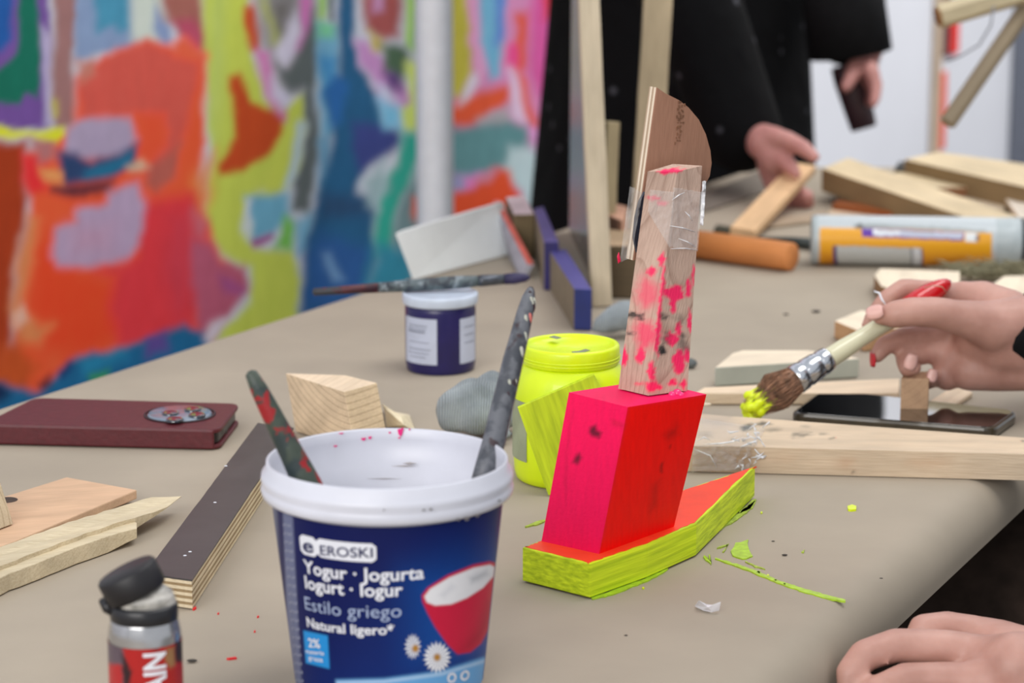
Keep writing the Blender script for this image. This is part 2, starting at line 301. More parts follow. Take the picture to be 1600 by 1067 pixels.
# big abstract painting pinned along the wall: flat paint
PUR=(112,78,148); ORG=(238,88,50); YEL=(192,203,84); TEAL=(45,160,140)
mural = [
 ([(0,-60),(70,-60),(82,60),(75,150),(78,200),(-60,205),(-60,-60)],PUR,5),
 ([(-60,-60),(22,-60),(18,60),(0,80),(-60,90)],(32,85,155),6),
 ([(25,-60),(50,-60),(66,60),(64,110),(58,152),(38,148),(30,165),(-60,160),(-60,110),(0,108),(25,80),(30,45)],(20,106,86),4),
 ([(66,40),(84,60),(80,130),(84,190),(70,195),(68,120)],(178,168,200),6),
 ([(82,-60),(128,-60),(118,60),(115,110),(122,192),(85,205),(80,120),(85,60)],(152,110,108),7),
 ([(120,-60),(240,-60),(235,50),(205,78),(150,85),(118,95),(115,60)],(130,150,184),5),
 ([(143,-60),(205,-60),(203,45),(185,52),(178,40),(150,52)],(72,142,172),7),
 ([(205,-60),(250,-60),(262,55),(240,75),(205,65)],(198,206,196),9),
 ([(243,10),(260,35),(272,62),(258,72),(240,45)],(132,150,188),6),
 ([(238,-60),(310,-60),(320,40),(327,82),(305,82),(280,50),(258,30)],(160,98,88),9),
 ([(268,35),(300,30),(322,55),(325,85),(300,80)],(178,75,100),9),
 ([(312,-60),(385,-60),(395,80),(415,150),(445,170),(455,150),(478,145),(480,200),(452,290),(400,300),(385,330),(398,388),(460,392),(468,440),(465,520),(320,540),(335,520),(365,500),(392,470),(392,420),(345,400),(316,350),(330,250),(322,130)],YEL,7),
 ([(330,-60),(352,-60),(350,120),(340,220),(325,210),(328,80)],(178,198,110),14,.7),
 ([(118,120),(160,90),(230,62),(270,70),(322,90),(320,160),(320,220),(310,280),(318,330),(342,400),(375,425),(330,530),(200,560),(130,580),(60,640),(10,620),(30,480),(35,400),(50,330),(40,290),(40,240),(100,205),(118,190)],ORG,7),
 ([(45,425),(60,360),(130,430),(180,440),(200,520),(130,560),(50,540)],(245,70,35),22),
 ([(118,128),(160,92),(232,64),(312,100),(302,160),(285,220),(272,270),(240,302),(225,270),(262,205),(215,178),(128,182)],(207,86,74),9),
 ([(268,240),(282,225),(272,280),(245,300),(228,292),(235,262)],(178,92,80),9),
 ([(120,95),(145,92),(150,115),(125,128)],(192,120,105),8),
 ([(214,178),(256,180),(262,225),(240,245),(214,250)],(255,82,50),9),
 ([(270,66),(290,58),(325,90),(300,96),(275,88)],(255,96,66),8),
 ([(295,280),(335,230),(332,310),(318,345),(300,320)],(222,130,68),12,.8),
 ([(215,318),(300,300),(330,390),(314,470),(302,535),(185,545),(170,480),(180,432),(150,425),(212,400)],(216,56,64),14),
 ([(265,340),(298,330),(305,440),(280,500),(255,440)],(200,60,75),18,.8),
 ([(298,378),(330,382),(345,410),(382,415),(390,455),(362,490),(330,535),(312,540),(304,480)],(180,88,112),8),
 ([(340,430),(365,440),(385,450),(380,465),(350,455)],(150,75,140),8,.7),
 ([(330,505),(365,492),(340,525),(318,545),(312,530)],(208,196,206),7),
 ([(300,325),(325,345),(320,380),(300,370)],(188,110,125),10,.7),
 ([(105,200),(130,184),(203,184),(213,215),(205,240),(150,250),(100,242),(103,215)],(168,152,178),7),
 ([(90,235),(120,238),(142,252),(180,240),(214,225),(212,262),(170,280),(100,290),(92,265)],(44,66,106),8),
 ([(130,268),(175,250),(208,234),(206,258),(165,276),(128,280)],(32,110,145),8),
 ([(78,292),(180,283),(172,298),(110,312),(80,303)],(92,44,54),8),
 ([(168,300),(216,284),(228,320),(218,380),(200,402),(140,420),(90,418),(80,400),(85,355),(120,345),(118,328),(165,318)],(176,152,180),8),
 ([(105,350),(180,345),(180,400),(110,405)],(186,142,166),18,.6),
 ([(-60,215),(42,220),(44,330),(22,440),(22,520),(5,600),(-60,620)],(162,56,22),10),
 ([(44,335),(62,342),(48,420),(36,480),(60,510),(86,505),(62,540),(30,535),(15,480),(27,400)],(212,128,78),11),
 ([(0,540),(25,530),(60,570),(40,620),(-30,620)],(190,78,32),14),
 ([(33,240),(60,240),(74,255),(72,300),(45,305),(36,280)],(228,48,52),9),
 ([(45,215),(85,212),(88,245),(62,255)],(176,112,112),9),
 ([(60,262),(98,268),(98,287),(70,284)],(224,150,90),7),
 ([(24,490),(38,480),(42,500),(28,510)],(225,180,160),8),
 ([(222,250),(232,262),(205,268),(198,262)],(200,178,150),7),
 ([(-60,195),(0,198),(50,204),(98,198),(101,211),(88,220),(50,213),(0,214),(-60,212)],(214,214,40),4),
 ([(82,150),(92,155),(90,182),(84,182)],(190,180,80),6),
 ([(-60,610),(0,598),(60,612),(85,590),(110,562),(150,548),(172,552),(220,532),(290,508),(318,520),(330,560),(100,700),(-100,720)],(26,98,142),6),
 ([(-60,615),(0,600),(20,615),(0,630),(-60,640)],(16,40,78),8),
 ([(60,598),(78,585),(80,600),(66,606)],(30,28,50),7),
 ([(88,582),(105,565),(112,575),(98,592)],(22,60,110),6),
 ([(228,530),(260,520),(262,545),(230,560)],(92,70,140),8),
 ([(120,560),(160,552),(200,540),(200,560),(130,590)],(40,140,175),9,.6),
 ([(140,585),(170,580),(165,592),(142,596)],(60,150,80),5),
 ([(358,120),(378,116),(392,160),(420,168),(444,172),(442,205),(420,240),(385,265),(345,272),(341,256),(365,215),(362,170)],(190,72,30),6),
 ([(382,8),(400,6),(410,50),(406,80),(392,78),(380,40)],(196,78,40),6),
 ([(400,-60),(495,-60),(492,110),(470,142),(440,142),(420,92),(406,60)],(152,148,152),10),
 ([(405,0),(420,0),(440,50),(440,80),(425,70)],(165,168,110),7),
 ([(425,0),(455,0),(440,60),(430,40)],(112,108,106),9),
 ([(462,-60),(486,-60),(489,50),(470,80),(452,82),(470,45)],(208,122,184),6),
 ([(450,35),(462,20),(470,50),(460,85),(440,108),(428,80),(440,60)],(208,202,220),8),
 ([(400,72),(420,80),(425,120),(440,160),(446,190),(420,160),(408,130)],(204,124,176),7),
 ([(420,120),(440,140),(460,150),(440,168),(425,150)],(205,200,220),8),
 ([(428,100),(450,110),(475,60),(492,10),(500,60),(492,140),(502,220),(482,335),(455,330),(460,275),(478,210),(475,140),(450,145)],(94,102,102),7),
 ([(440,210),(470,190),(468,260),(445,300),(400,320),(385,300),(410,300)],(196,206,84),6),
 ([(468,190),(478,190),(462,275),(440,310),(446,280)],(176,196,212),7),
 ([(385,308),(450,302),(452,345),(425,368),(392,376)],(108,168,194),7),
 ([(384,312),(392,312),(390,380),(378,360)],(200,208,214),6),
 ([(390,374),(426,364),(428,372),(395,388)],(158,84,142),4),
 ([(445,335),(462,350),(458,392),(428,388),(440,368)],(112,184,72),7),
 ([(460,345),(492,330),(484,390),(466,400)],(118,172,200),7),
 ([(496,-60),(512,-60),(508,30),(498,28)],(150,196,84),5),
 ([(512,-60),(520,-60),(522,35),(514,30)],(40,60,62),4),
 ([(494,34),(528,40),(532,150),(522,210),(502,215),(495,120)],(112,168,196),7),
 ([(496,34),(526,40),(520,62),(496,60)],(120,196,150),7),
 ([(498,85),(528,90),(522,150),(505,150)],(70,140,190),9),
 ([(498,220),(520,200),(512,300),(495,310)],(100,150,180),7),
 ([(530,-60),(556,-60),(556,60),(562,100),(590,150),(602,200),(570,260),(558,300),(582,312),(588,400),(570,470),(468,500),(475,400),(492,320),(520,220),(510,140),(530,118),(528,60)],(34,90,130),7),
 ([(505,140),(525,118),(545,130),(535,190),(518,200)],(40,100,165),9),
 ([(498,300),(580,305),(585,340),(500,345)],(40,72,108),12,.8),
 ([(475,400),(500,360),(580,390),(572,470),(470,490)],(42,88,150),14,.8),
 ([(505,395),(514,395),(536,440),(520,440)],(130,170,205),9,.8),
 ([(552,190),(622,200),(628,222),(592,250),(562,272),(548,230)],(56,66,128),9),
 ([(560,-60),(632,-60),(626,60),(600,62),(572,50)],(158,80,78),9),
 ([(578,-60),(602,-60),(598,18),(584,20)],(190,140,180),7),
 ([(556,62),(575,66),(602,95),(648,152),(644,172),(595,162),(580,122),(562,100)],(190,138,190),7),
 ([(575,50),(598,60),(600,80),(585,80)],(190,170,80),7),
 ([(585,128),(612,140),(628,165),(620,170),(592,160)],(195,205,225),8,.8),
 ([(630,-60),(648,-60),(648,85),(636,72)],(156,202,86),5),
 ([(648,-60),(660,-60),(660,100),(650,95)],(60,130,110),6),
 ([(598,68),(635,74),(642,110),(622,130),(600,108)],(72,98,74),9),
 ([(598,112),(625,118),(628,142),(610,140)],(92,62,122),8),
 ([(632,98),(662,98),(662,210),(630,202),(624,176),(642,160)],(198,214,110),7),
 ([(588,155),(622,166),(628,202),(600,202)],(118,184,216),8),
 ([(626,205),(662,205),(662,230),(640,290),(620,328),(615,400),(586,400),(586,340),(600,280),(620,262)],(45,162,142),8),
 ([(636,290),(660,260),(660,350),(632,400),(612,390),(620,330)],(112,138,142),9),
 ([(572,285),(600,250),(604,300),(576,325)],(150,176,180),10),
 ([(588,380),(650,390),(650,480),(560,480)],(50,135,160),14),
 ([(646,308),(668,308),(668,352),(646,346)],(226,82,42),6),
 ([(700,-60),(1000,-60),(1000,420),(700,420)],(206,134,178),8),
 ([(700,-60),(729,-60),(738,80),(736,120),(722,150),(700,155)],(182,172,62),8),
 ([(728,-60),(750,-60),(762,110),(742,130)],(216,152,192),7),
 ([(746,-60),(792,-60),(786,60),(780,118),(765,125),(755,80)],(110,172,202),6),
 ([(776,-60),(790,-60),(786,60),(776,72)],(92,124,204),7),
 ([(806,20),(826,18),(824,110),(806,112)],(216,82,54),8),
 ([(808,110),(822,120),(826,160),(848,200),(838,212),(812,165)],(220,88,62),7),
 ([(795,68),(809,70),(809,108),(793,100)],(238,62,132),6),
 ([(828,-60),(872,-60),(872,60),(868,180),(850,186),(828,120)],(206,84,152),9),
 ([(845,-60),(900,-60),(895,40),(875,25),(850,30)],(212,52,64),9),
 ([(870,30),(898,30),(890,110),(872,200),(862,255),(848,242),(860,170),(870,100)],(88,82,162),7),
 ([(875,30),(900,25),(896,62),(878,60)],(90,100,130),7),
 ([(884,75),(896,70),(892,100),(884,95)],(215,50,60),6),
 ([(700,165),(750,142),(796,133),(797,160),(770,175),(742,196),(700,200)],(218,84,48),7),
 ([(724,140),(740,112),(747,130),(730,155),(715,165)],(212,206,216),6),
 ([(745,186),(797,166),(802,196),(750,202)],(166,162,166),8),
 ([(700,203),(800,190),(826,196),(826,232),(800,262),(740,276),(700,272)],(92,138,142),8),
 ([(796,105),(806,110),(822,190),(802,186)],(218,192,216),7),
 ([(795,232),(830,230),(872,252),(868,420),(835,420),(812,300),(785,268)],(182,202,206),9),
 ([(826,198),(870,205),(862,262),(842,246)],(214,150,206),7),
 ([(700,272),(765,270),(745,300),(700,300)],(150,150,190),8),
 ([(725,278),(758,272),(745,298),(728,298)],(222,124,186),6),
 ([(700,302),(742,295),(772,262),(796,264),(812,312),(790,330),(700,360)],(218,76,36),6),
 ([(740,285),(765,265),(780,262),(760,285)],(206,130,150),7),
 ([(1180,-60),(1246,-60),(1246,420),(1180,420)],(208,150,206),5),
 ([(1180,60),(1240,60),(1240,112),(1180,112)],(80,162,212),9),
 ([(1180,112),(1240,112),(1238,146),(1180,146)],(60,92,172),9),
 ([(1180,175),(1240,180),(1238,205),(1180,205)],(150,190,225),9),
]
ta, _ = wall_hit(-260, 300, .01); tb, _ = wall_hit(1246, 100, .01)
m_mural = painted('abstract_painting_paint', .75, .2, scale=40, spec=.25)
pz0, pz1 = .18, 1.55
nx, nz = 620, 300
mb = MB(); mb.gridface(wallpt(ta, pz0, .012), wallpt(tb, pz0, .012), wallpt(tb, pz1, .012), wallpt(ta, pz1, .012), nx, nz)
U, V = proj(mb.v)
U = np.where(U < -40, -80-U, U); V = np.where(V < 0, -V, V); vl = 655-.32*U; V = np.where(V > vl, 2*vl-V, V); V = np.abs(V); V = np.where(V > vl, 2*vl-V, V); V = np.abs(V); U = np.where(U < -40, -40, U)
out = paint(U, V, (200, 204, 214), [(l[0], l[1], l[2]*1.15+1)+tuple(l[3:]) for l in mural], 5, 22)
hg = fbm(U/9, V/40, 3)[:, None]; out[:, :3] = np.clip(out[:, :3]*(1.22+.16*hg), 0, .97)
o = mb.obj('abstract_painting', m_mural, origin=wallpt((ta+tb)/2, pz0, .012), col=out, grain=WD)
sm = o.modifiers.new('s', 'SOLIDIFY'); sm.thickness = .006; sm.offset = -1
tag(o, 'long abstract mural of orange, yellow, blue and pink brushwork on the wall', 'painting')
# narrow orange-red painted strip and batten on the white wall
def wallbox(u0, u1, v0, v1, off0, off1, name, mat, uref=None):
    a, _ = wall_hit(u0, 120, off0); b, _ = wall_hit(u1, 120, off0); _, z0 = wall_hit((u0+u1)/2, v1, off0); _, z1 = wall_hit((u0+u1)/2, v0, off0)
    return MB().prism([wallpt(a, z0, off0), wallpt(b, z0, off0), wallpt(b, z0, off1), wallpt(a, z0, off1)], [wallpt(a, z1, off0), wallpt(b, z1, off0), wallpt(b, z1, off1), wallpt(a, z1, off1)]).obj(name, mat, grain=(0, 0, 1), bevel=.001)
o = wallbox(1456, 1467, -200, 420, .004, .009, 'wooden_batten', wood((196, 176, 155), (150, 125, 100)))
tag(o, 'thin upright wooden batten against the white wall', 'batten')
o = wallbox(1468, 1477, 112, 232, .004, .008, 'painted_strip', plain('orange_strip_paint', (238, 92, 70), .6, .1)); tag(o, 'orange-red painted strip on the wall beside the upright batten', 'painted strip')
o = wallbox(1482, 1494, 28, 84, .004, .007, 'red_card', plain('red_card_paint', (238, 45, 35), .6, .06)); tag(o, 'bright red card on the wall behind the raised stick end', 'card')
o = wallbox(1468, 1481, -20, 88, .004, .007, 'maroon_card', plain('maroon_card_paint', (95, 42, 45), .6, .1)); tag(o, 'dark maroon card between the batten and the red card', 'card')
# white pipe in front of the painting
pc = D(680, 340, 3.36)
mb = MB(); mb.lathe([(.0232, 0), (.0232, 2.9)], (pc.x, 3.36, 0), 40)
root = empty('white_pipe', (pc.x, 3.36, 0), 'white vertical pipe in front of the abstract painting', 'pipe')
mb.obj('tube', plain('white_pipe_paint', (242, 245, 252), .4, .02), root)
for zz in (.35, 2.1):
    MB().lathe([(.0232, zz), (.027, zz+.002), (.027, zz+.022), (.0232, zz+.024)], (pc.x, 3.36, 0), 40).obj('clip', plain('white_pipe_paint', (215, 218, 228), .4, .02), root)
    MB().prism([wallpt(0,0)]*0 or [Vector((pc.x-.006, 3.36, zz+.004)), Vector((pc.x+.006, 3.36, zz+.004)), Vector((pc.x+.006, 3.36, zz+.004))-WN*.14, Vector((pc.x-.006, 3.36, zz+.004))-WN*.14],
               [Vector((pc.x-.006, 3.36, zz+.02)), Vector((pc.x+.006, 3.36, zz+.02)), Vector((pc.x+.006, 3.36, zz+.02))-WN*.14, Vector((pc.x-.006, 3.36, zz+.02))-WN*.14]).obj('bracket', m_wall, root)

# ------------------------------------------------------------------ table covered in brown paper
def online(p, q, y): k = (y-p.y)/(q.y-p.y); return Vector((p.x+(q.x-p.x)*k, y, 0))
lp, lq = G(78, 618), G(540, 470); rp, rq = G(1422, 955, -.03), G(1587, 800, -.03)
TA, TB, TC, TD = online(lp, lq, .55), online(rp, rq, .55), online(rp, rq, 3.02), online(lp, lq, 3.06)
TA = TA-Vector((.026, 0, 0)); TD = TD-Vector((.026, 0, 0))
m_paper = plain('brown_kraft_paper', (167, 155, 138), .8, .05, 7, bmp=.12, attr=None)
_t = m_paper.node_tree; _b = _t.nodes['Principled BSDF']
root = empty('work_table', (.1, 1.8, 0), 'long work table covered in brown kraft paper', 'table')
def lift(ps, z): return [Vector((p.x, p.y, z)) for p in ps]
MB().prism(lift([TA+Vector((.03,0,0)), TB-Vector((.03,0,0)), TC-Vector((.03,0,0)), TD+Vector((.03,0,0))], T-.028), lift([TA+Vector((.03,0,0)), TB-Vector((.03,0,0)), TC-Vector((.03,0,0)), TD+Vector((.03,0,0))], T-.003)).obj('tabletop', plain('table_board', (120, 100, 80), .6), root)
# paper: a grid laid over the board, rolling over its edges, with soft waves
nu, nv = 150, 260; mb = MB(); R = .026
prof = []
for i in range(nu+1): prof.append(i/nu)
def edgecurve(w, width):          # arc length across the sheet -> (offset, drop)
    if w < 0:
        a = min(-w/R, math.pi/2); rest = max(0, -w-R*math.pi/2); return (-R*math.sin(a), -R*(1-math.cos(a))-rest)
    return (w, 0)
vs = []; fs = []
for j in range(nv+1):
    y = .56+(3.04-.56)*j/nv; a = online(TA, TD, y); b = online(TB, TC, y); w = (b-a).length; x0 = R; x1 = w-R
    ext = R*math.pi/2+.006
    for i in range(nu+1):
        s_ = -ext+(x1-x0+2*ext)*i/nu if False else None
        q = i/nu
        if q < .08: k = -ext*(1-q/.08); off, dz = edgecurve(k, w); xx = x0+off
        elif q > .92: k = -ext*(q-.92)/.08; off, dz = edgecurve(k, w); xx = x1-off
        else: xx = x0+(x1-x0)*(q-.08)/.84; dz = 0
        vs.append((a.x-.001+(xx/w)*(b.x-a.x+.002), y, T+dz))
for j in range(nv):
    for i in range(nu): k = j*(nu+1)+i; fs.append([k, k+1, k+nu+2, k+nu+1])
mb.add(vs, fs, 0, True)
VV = np.array(mb.v); top = np.clip((VV[:, 2]-(T-.004))/.004, 0, 1)
wv = -(1-np.clip(fbm(VV[:, 0]*3+VV[:, 1]*1.2, VV[:, 1]*5, 2)*1.3, 0, 1))*.0006*top
mb.v = [tuple(p) for p in np.c_[VV[:, :2], VV[:, 2]+wv]]
mb.obj('paper_cover', m_paper, root, grain=(1, 0, 0))
for (p, dx, dy) in ((TA, .08, .08), (TB, -.08, .08), (TC, -.12, -.08), (TD, .12, -.08)):
    x, y = p.x+dx, p.y+dy
    MB().prism([(x-.03, y-.03, 0), (x+.03, y-.03, 0), (x+.03, y+.03, 0), (x-.03, y+.03, 0)], [(x-.03, y-.03, T-.03), (x+.03, y-.03, T-.03), (x+.03, y+.03, T-.03), (x-.03, y+.03, T-.03)]).obj('leg', plain('table_leg_paint', (80, 78, 76), .5), root, bevel=.002)
# paint marks on the paper
m_lime = plain('lime_paint', (168, 202, 42), .45, .12, 200); m_fred = plain('red_paint_drop', (235, 30, 40), .45, .05)
m_ydot = plain('yellow_paint', (222, 240, 10), .35, .05); m_lt = plain('thin_lime_paint', (165, 185, 70), .6, .2, 300)
def smear(px, mat, h=.0006, jag=2, name='paint_mark', lab=None, holes=0):
    n = len(px); pts = []
    for i in range(n):
        a, b = px[i], px[(i+1) % n]; k = max(1, int(math.hypot(b[0]-a[0], b[1]-a[1])/5))
        for q in range(k): pts.append((a[0]+(b[0]-a[0])*q/k+random.uniform(-jag, jag), a[1]+(b[1]-a[1])*q/k+random.uniform(-jag, jag)*.5))
    top = [G(u, v, h) for u, v in pts]; bot = [G(u, v, .0) for u, v in pts]; bot = [Vector((t.x, t.y, T-.0005)) for t in top]
    o = MB().prism(bot, top).obj(name, mat, root)
    if lab: o['label'] = lab
    return o
def stroke(path, wid, mat, jag=1.2, **k):
    l = []; r = []
    for i, (u, v) in enumerate(path):
        a = path[max(i-1, 0)]; b = path[min(i+1, len(path)-1)]; dx, dy = b[0]-a[0], b[1]-a[1]; n = math.hypot(dx, dy); w = wid[i] if hasattr(wid, '__len__') else wid
        l.append((u-dy/n*w/2, v+dx/n*w/2)); r.append((u+dy/n*w/2, v-dx/n*w/2))
    return smear(l+r[::-1], mat, jag=jag, **k)
stroke([(1118, 872), (1150, 882), (1185, 895), (1215, 908), (1250, 920), (1285, 930), (1322, 938)], [2, 3, 5, 4, 5, 5, 3], m_lime, lab='wavy lime paint line')
smear([(1143, 860), (1150, 848), (1168, 842), (1170, 856), (1177, 868), (1158, 873), (1146, 868)], m_lime, jag=2, lab='lime paint blot')
smear([(1324, 790), (1331, 788), (1338, 790), (1338, 795), (1330, 796), (1325, 795)], m_ydot, h=.0012, jag=.3, lab='yellow paint drop')
stroke([(1165, 876), (1180, 884), (1195, 888)], [1, 2, 1], m_lt); stroke([(1155, 800), (1175, 790), (1180, 782)], [5, 7, 2], m_lt)
stroke([(1118, 830), (1140, 815), (1165, 797), (1180, 780)], [2, 6, 7, 2], m_lt, jag=2); stroke([(1100, 868), (1112, 880), (1108, 866)], [4, 3, 3], m_lime)
stroke([(925, 934), (960, 925), (1010, 905), (1045, 888)], [3, 7, 5, 2], m_lime, jag=1.5); stroke([(820, 822), (838, 817), (852, 812)], [1, 4, 2], m_lt)
stroke([(1120, 856), (1138, 850), (1130, 862)], [1, 3, 1], m_lt); smear([(1182, 893), (1188, 891), (1187, 896)], m_lime, jag=.3); smear([(1252, 862), (1257, 858), (1256, 863)], m_lt, jag=.3)
for (u, v) in ((1190, 800), (1212, 906), (1200, 898), (1226, 912), (990, 905), (1005, 918)): smear([(u-2, v), (u, v-1.5), (u+2, v), (u, v+1.5)], m_ydot, jag=.2)
for (u, v, w, h) in ((304, 949, 3, 2.5), (362, 1027, 8, 1.6), (341, 957, 1.5, 1), (403, 962, 1.5, 1), (398, 985, 1.5, .8)):
    smear([(u-w, v+h*.6), (u+w*.7, v-h), (u+w, v), (u-w*.5, v+h)], m_fred, jag=.2)

# ------------------------------------------------------------------ sculpture of painted wood
zb = .0205; base_px = [(816, 855), (922, 881), (1012, 850), (1088, 817), (1180, 728), (1068, 765), (848, 843)]
sc_o = G(940, 870); SCU = empty('wood_sculpture', (sc_o.x, sc_o.y, T), 'neon pink, red and lime boat-like wood sculpture with a raised post and plywood fin', 'sculpture')
m_limeside = plain('lime_brushed_paint', (206, 238, 22), .5, .16, 9, c2=(236, 255, 44), stretch=(1.2, 16, 50), bmp=.3, spec=.3)
m_otop = plain('orange_red_paint', (255, 66, 28), .55, .05, 60)
top = [G(u, v, zb) for u, v in base_px]; bot = [Vector((p.x, p.y, T+.0008)) for p in top]
MB().prism(bot, top).obj('base', m_limeside, SCU, grain=top[3]-top[1], bevel=.0007)['label'] = 'lime-sided orange-topped base'
cen = sum(top, Vector())/len(top); ins = []
for i, p in enumerate(top):
    q = top[(i+1) % len(top)]; k = 14
    for j in range(k):
        r = p.lerp(q, j/k); d = (cen-r); d.normalize(); e = (q-p).normalized(); nn = Vector((-e.y, e.x, 0)); nn = nn if nn.dot(d) > 0 else -nn
        ins.append(r+nn*(.0011+random.uniform(-.0003, .0009))+e*random.uniform(-.0004, .0004)+Vector((0, 0, .0002)))
MB().prism([Vector((p.x, p.y, p.z-.001)) for p in ins], ins).obj('painted_top', m_otop, SCU)
# solid box with printed faces
def printed_box(bot, top, facecols, layers, name, mat, parent, res=.0012, warp=2, wscale=9, alpha0=1, grain=(0, 0, 1), wear=0):
    mb = MB(); cols = []
    quads = [(bot[0], bot[1], top[1], top[0]), (bot[1], bot[2], top[2], top[1]), (bot[2], bot[3], top[3], top[2]), (bot[3], bot[0], top[0], top[3]), (top[0], top[1], top[2], top[3]), (bot[3], bot[2], bot[1], bot[0])]
    for k, q in enumerate(quads):
        q = [Vector(p) for p in q]; n0 = len(mb.v)
        hid = k in (2, 3, 5)
        nu = max(2, int((q[1]-q[0]).length/(res*(4 if hid else 1)))); nvv = max(2, int((q[3]-q[0]).length/(res*(4 if hid else 1))))
        mb.gridface(*q, nu, nvv); P = np.array(mb.v[n0:]); U, V = proj(P)
        cols.append(paint(U, V, facecols[k], [] if hid else layers, warp, wscale, alpha0))
    C = np.concatenate(cols)
    if wear: U, V = proj(mb.v); C[:, :3] *= (1-wear*(fbm(U/3, V/25, 3)[:, None]-.3))
    return mb.obj(name, mat, parent, grain=grain, col=C)
BL, BF, BR = G(846, 846, zb), G(936, 866, zb), G(1053, 823, zb); BB = BL+BR-BF
hb = .0840; zt = zb+hb
TL, TF, TR = G(889, 613, zt), G(981, 636, zt), G(1104, 616, zt); TBk = TL+TR-TF
PK = (250, 4, 86); RD = (255, 10, 2)
blocklay = [([(922, 668), (931, 662), (934, 672), (941, 676), (936, 684), (924, 680), (919, 676)], (95, 10, 40), 4, .85), ([(899, 712), (906, 707), (909, 715), (903, 726), (894, 722)], (100, 12, 40), 4, .8),
  ([(1036, 680), (1058, 660), (1060, 678), (1045, 690)], (150, 15, 12), 9, .55), ([(1018, 760), (1030, 750), (1028, 790), (1016, 800)], (150, 18, 12), 9, .5), ([(1032, 722), (1036, 722), (1035, 738), (1031, 736)], (120, 12, 12), 3, .7),
  ([(882, 770), (884, 700), (894, 640), (897, 640), (888, 700), (885, 790)], (190, 10, 60), 3, .5), ([(1046, 695), (1050, 694), (1049, 702), (1046, 702)], (120, 12, 12), 3, .6), ([(955, 655), (978, 662), (976, 670), (956, 664)], (205, 12, 55), 5, .6),
  ([(979, 637), (983, 637), (938, 866), (934, 866)], (232, 20, 60), 3, .5), ([(1000, 620), (1090, 607), (1102, 617), (985, 633)], (250, 25, 110), 6, .5)]
printed_box([BL, BF, BR, BB], [TL, TF, TR, TBk], [PK, RD, RD, PK, (248, 18, 92), RD], blocklay, 'painted_block', painted('neon_paint', .55, .25, (1, 1, .15), 500, spec=.2, var=.02), SCU, res=.0011, wear=.16)['label'] = 'slanted block, pink left face and red right face'
# post
zp = zt+.0008; zq = zt+.1265
pb = [G(966, 607, zp), G(1013, 618, zp), G(1074, 610, zp)]; pb.append(pb[0]+pb[2]-pb[1])
pt = [G(1012, 268, zq), G(1058, 268, zq-.001), G(1097, 259, zq)]; pt.append(pt[0]+pt[2]-pt[1]+Vector((0, 0, .001)))
NP = (245, 30, 95); BK = (35, 30, 30)
def blot(u, v, w, h, n=9, j=.35, s=0):
    random.seed(int(u*7+v)); return [(u+math.cos(2*math.pi*i/n)*w*(1+random.uniform(-j, j))+math.sin(2*math.pi*i/n)*s, v+math.sin(2*math.pi*i/n)*h*(1+random.uniform(-j, j))) for i in range(n)]
postlay = [(blot(1024, 310, 10, 4), NP, 3, .75), (blot(1033, 318, 9, 3), NP, 3, .7), (blot(1014, 308, 4, 2), NP, 3, .7), ([(1028, 268), (1052, 263), (1072, 264), (1060, 270), (1035, 274)], NP, 2),
 (blot(1019, 424, 8, 7), NP, 3, .9), (blot(1034, 405, 6, 9), NP, 3, .9), ([(1036, 410), (1040, 420), (1033, 500), (1028, 560), (1022, 540), (1030, 470)], NP, 3), (blot(1014, 460, 18, 28), NP, 12, .62), (blot(1010, 520, 20, 30), NP, 11, .7), (blot(975, 560, 8, 16), NP, 3),
 (blot(1001, 556, 9, 12), NP, 3, .9), (blot(1019, 605, 14, 9), NP, 3), (blot(1000, 600, 10, 4), NP, 4, .7), (blot(1017, 580, 6, 14), NP, 3, .9),
 (blot(1056, 455, 16, 13), NP, 3), (blot(1052, 475, 6, 12), NP, 3), (blot(1060, 512, 6, 9), NP, 3), (blot(1050, 530, 10, 11), NP, 3), (blot(1075, 450, 5, 18), NP, 3), (blot(1083, 430, 3, 18), NP, 3), (blot(1078, 500, 4, 16), NP, 3), (blot(1062, 565, 9, 20), NP, 3), (blot(1074, 555, 5, 14), NP, 3), (blot(1050, 598, 7, 5), NP, 3), (blot(1068, 600, 5, 8), NP, 3), (blot(1046, 520, 3, 8), NP, 2),
 (blot(990, 492, 13, 5, j=.6), BK, 3, .8), (blot(1003, 497, 7, 2), BK, 2, .7), (blot(984, 520, 7, 2.5, j=.6), BK, 3, .8), (blot(1038, 494, 8, 5), BK, 4, .7), (blot(1035, 548, 6, 10), BK, 3, .95), (blot(1070, 540, 8, 14, j=.6), (60, 55, 55), 6, .6), (blot(1060, 500, 9, 8, j=.6), (70, 62, 60), 6, .5), (blot(1040, 530, 8, 9, j=.6), (60, 50, 50), 5, .6), (blot(1066, 524, 4, 3), BK, 3, .7)]
m_post = woodpaint((200, 170, 152), (136, 100, 82), period=.0033, centre=(0, .03, .012), ringk=.75, fibre=.3)
printed_box(pb, pt, [(255, 0, 0)]*6, postlay, 'post', m_post, SCU, res=.0009, warp=4, wscale=5, alpha0=0, grain=(.28, .1, 1))['label'] = 'bare wood post spattered with pink paint'
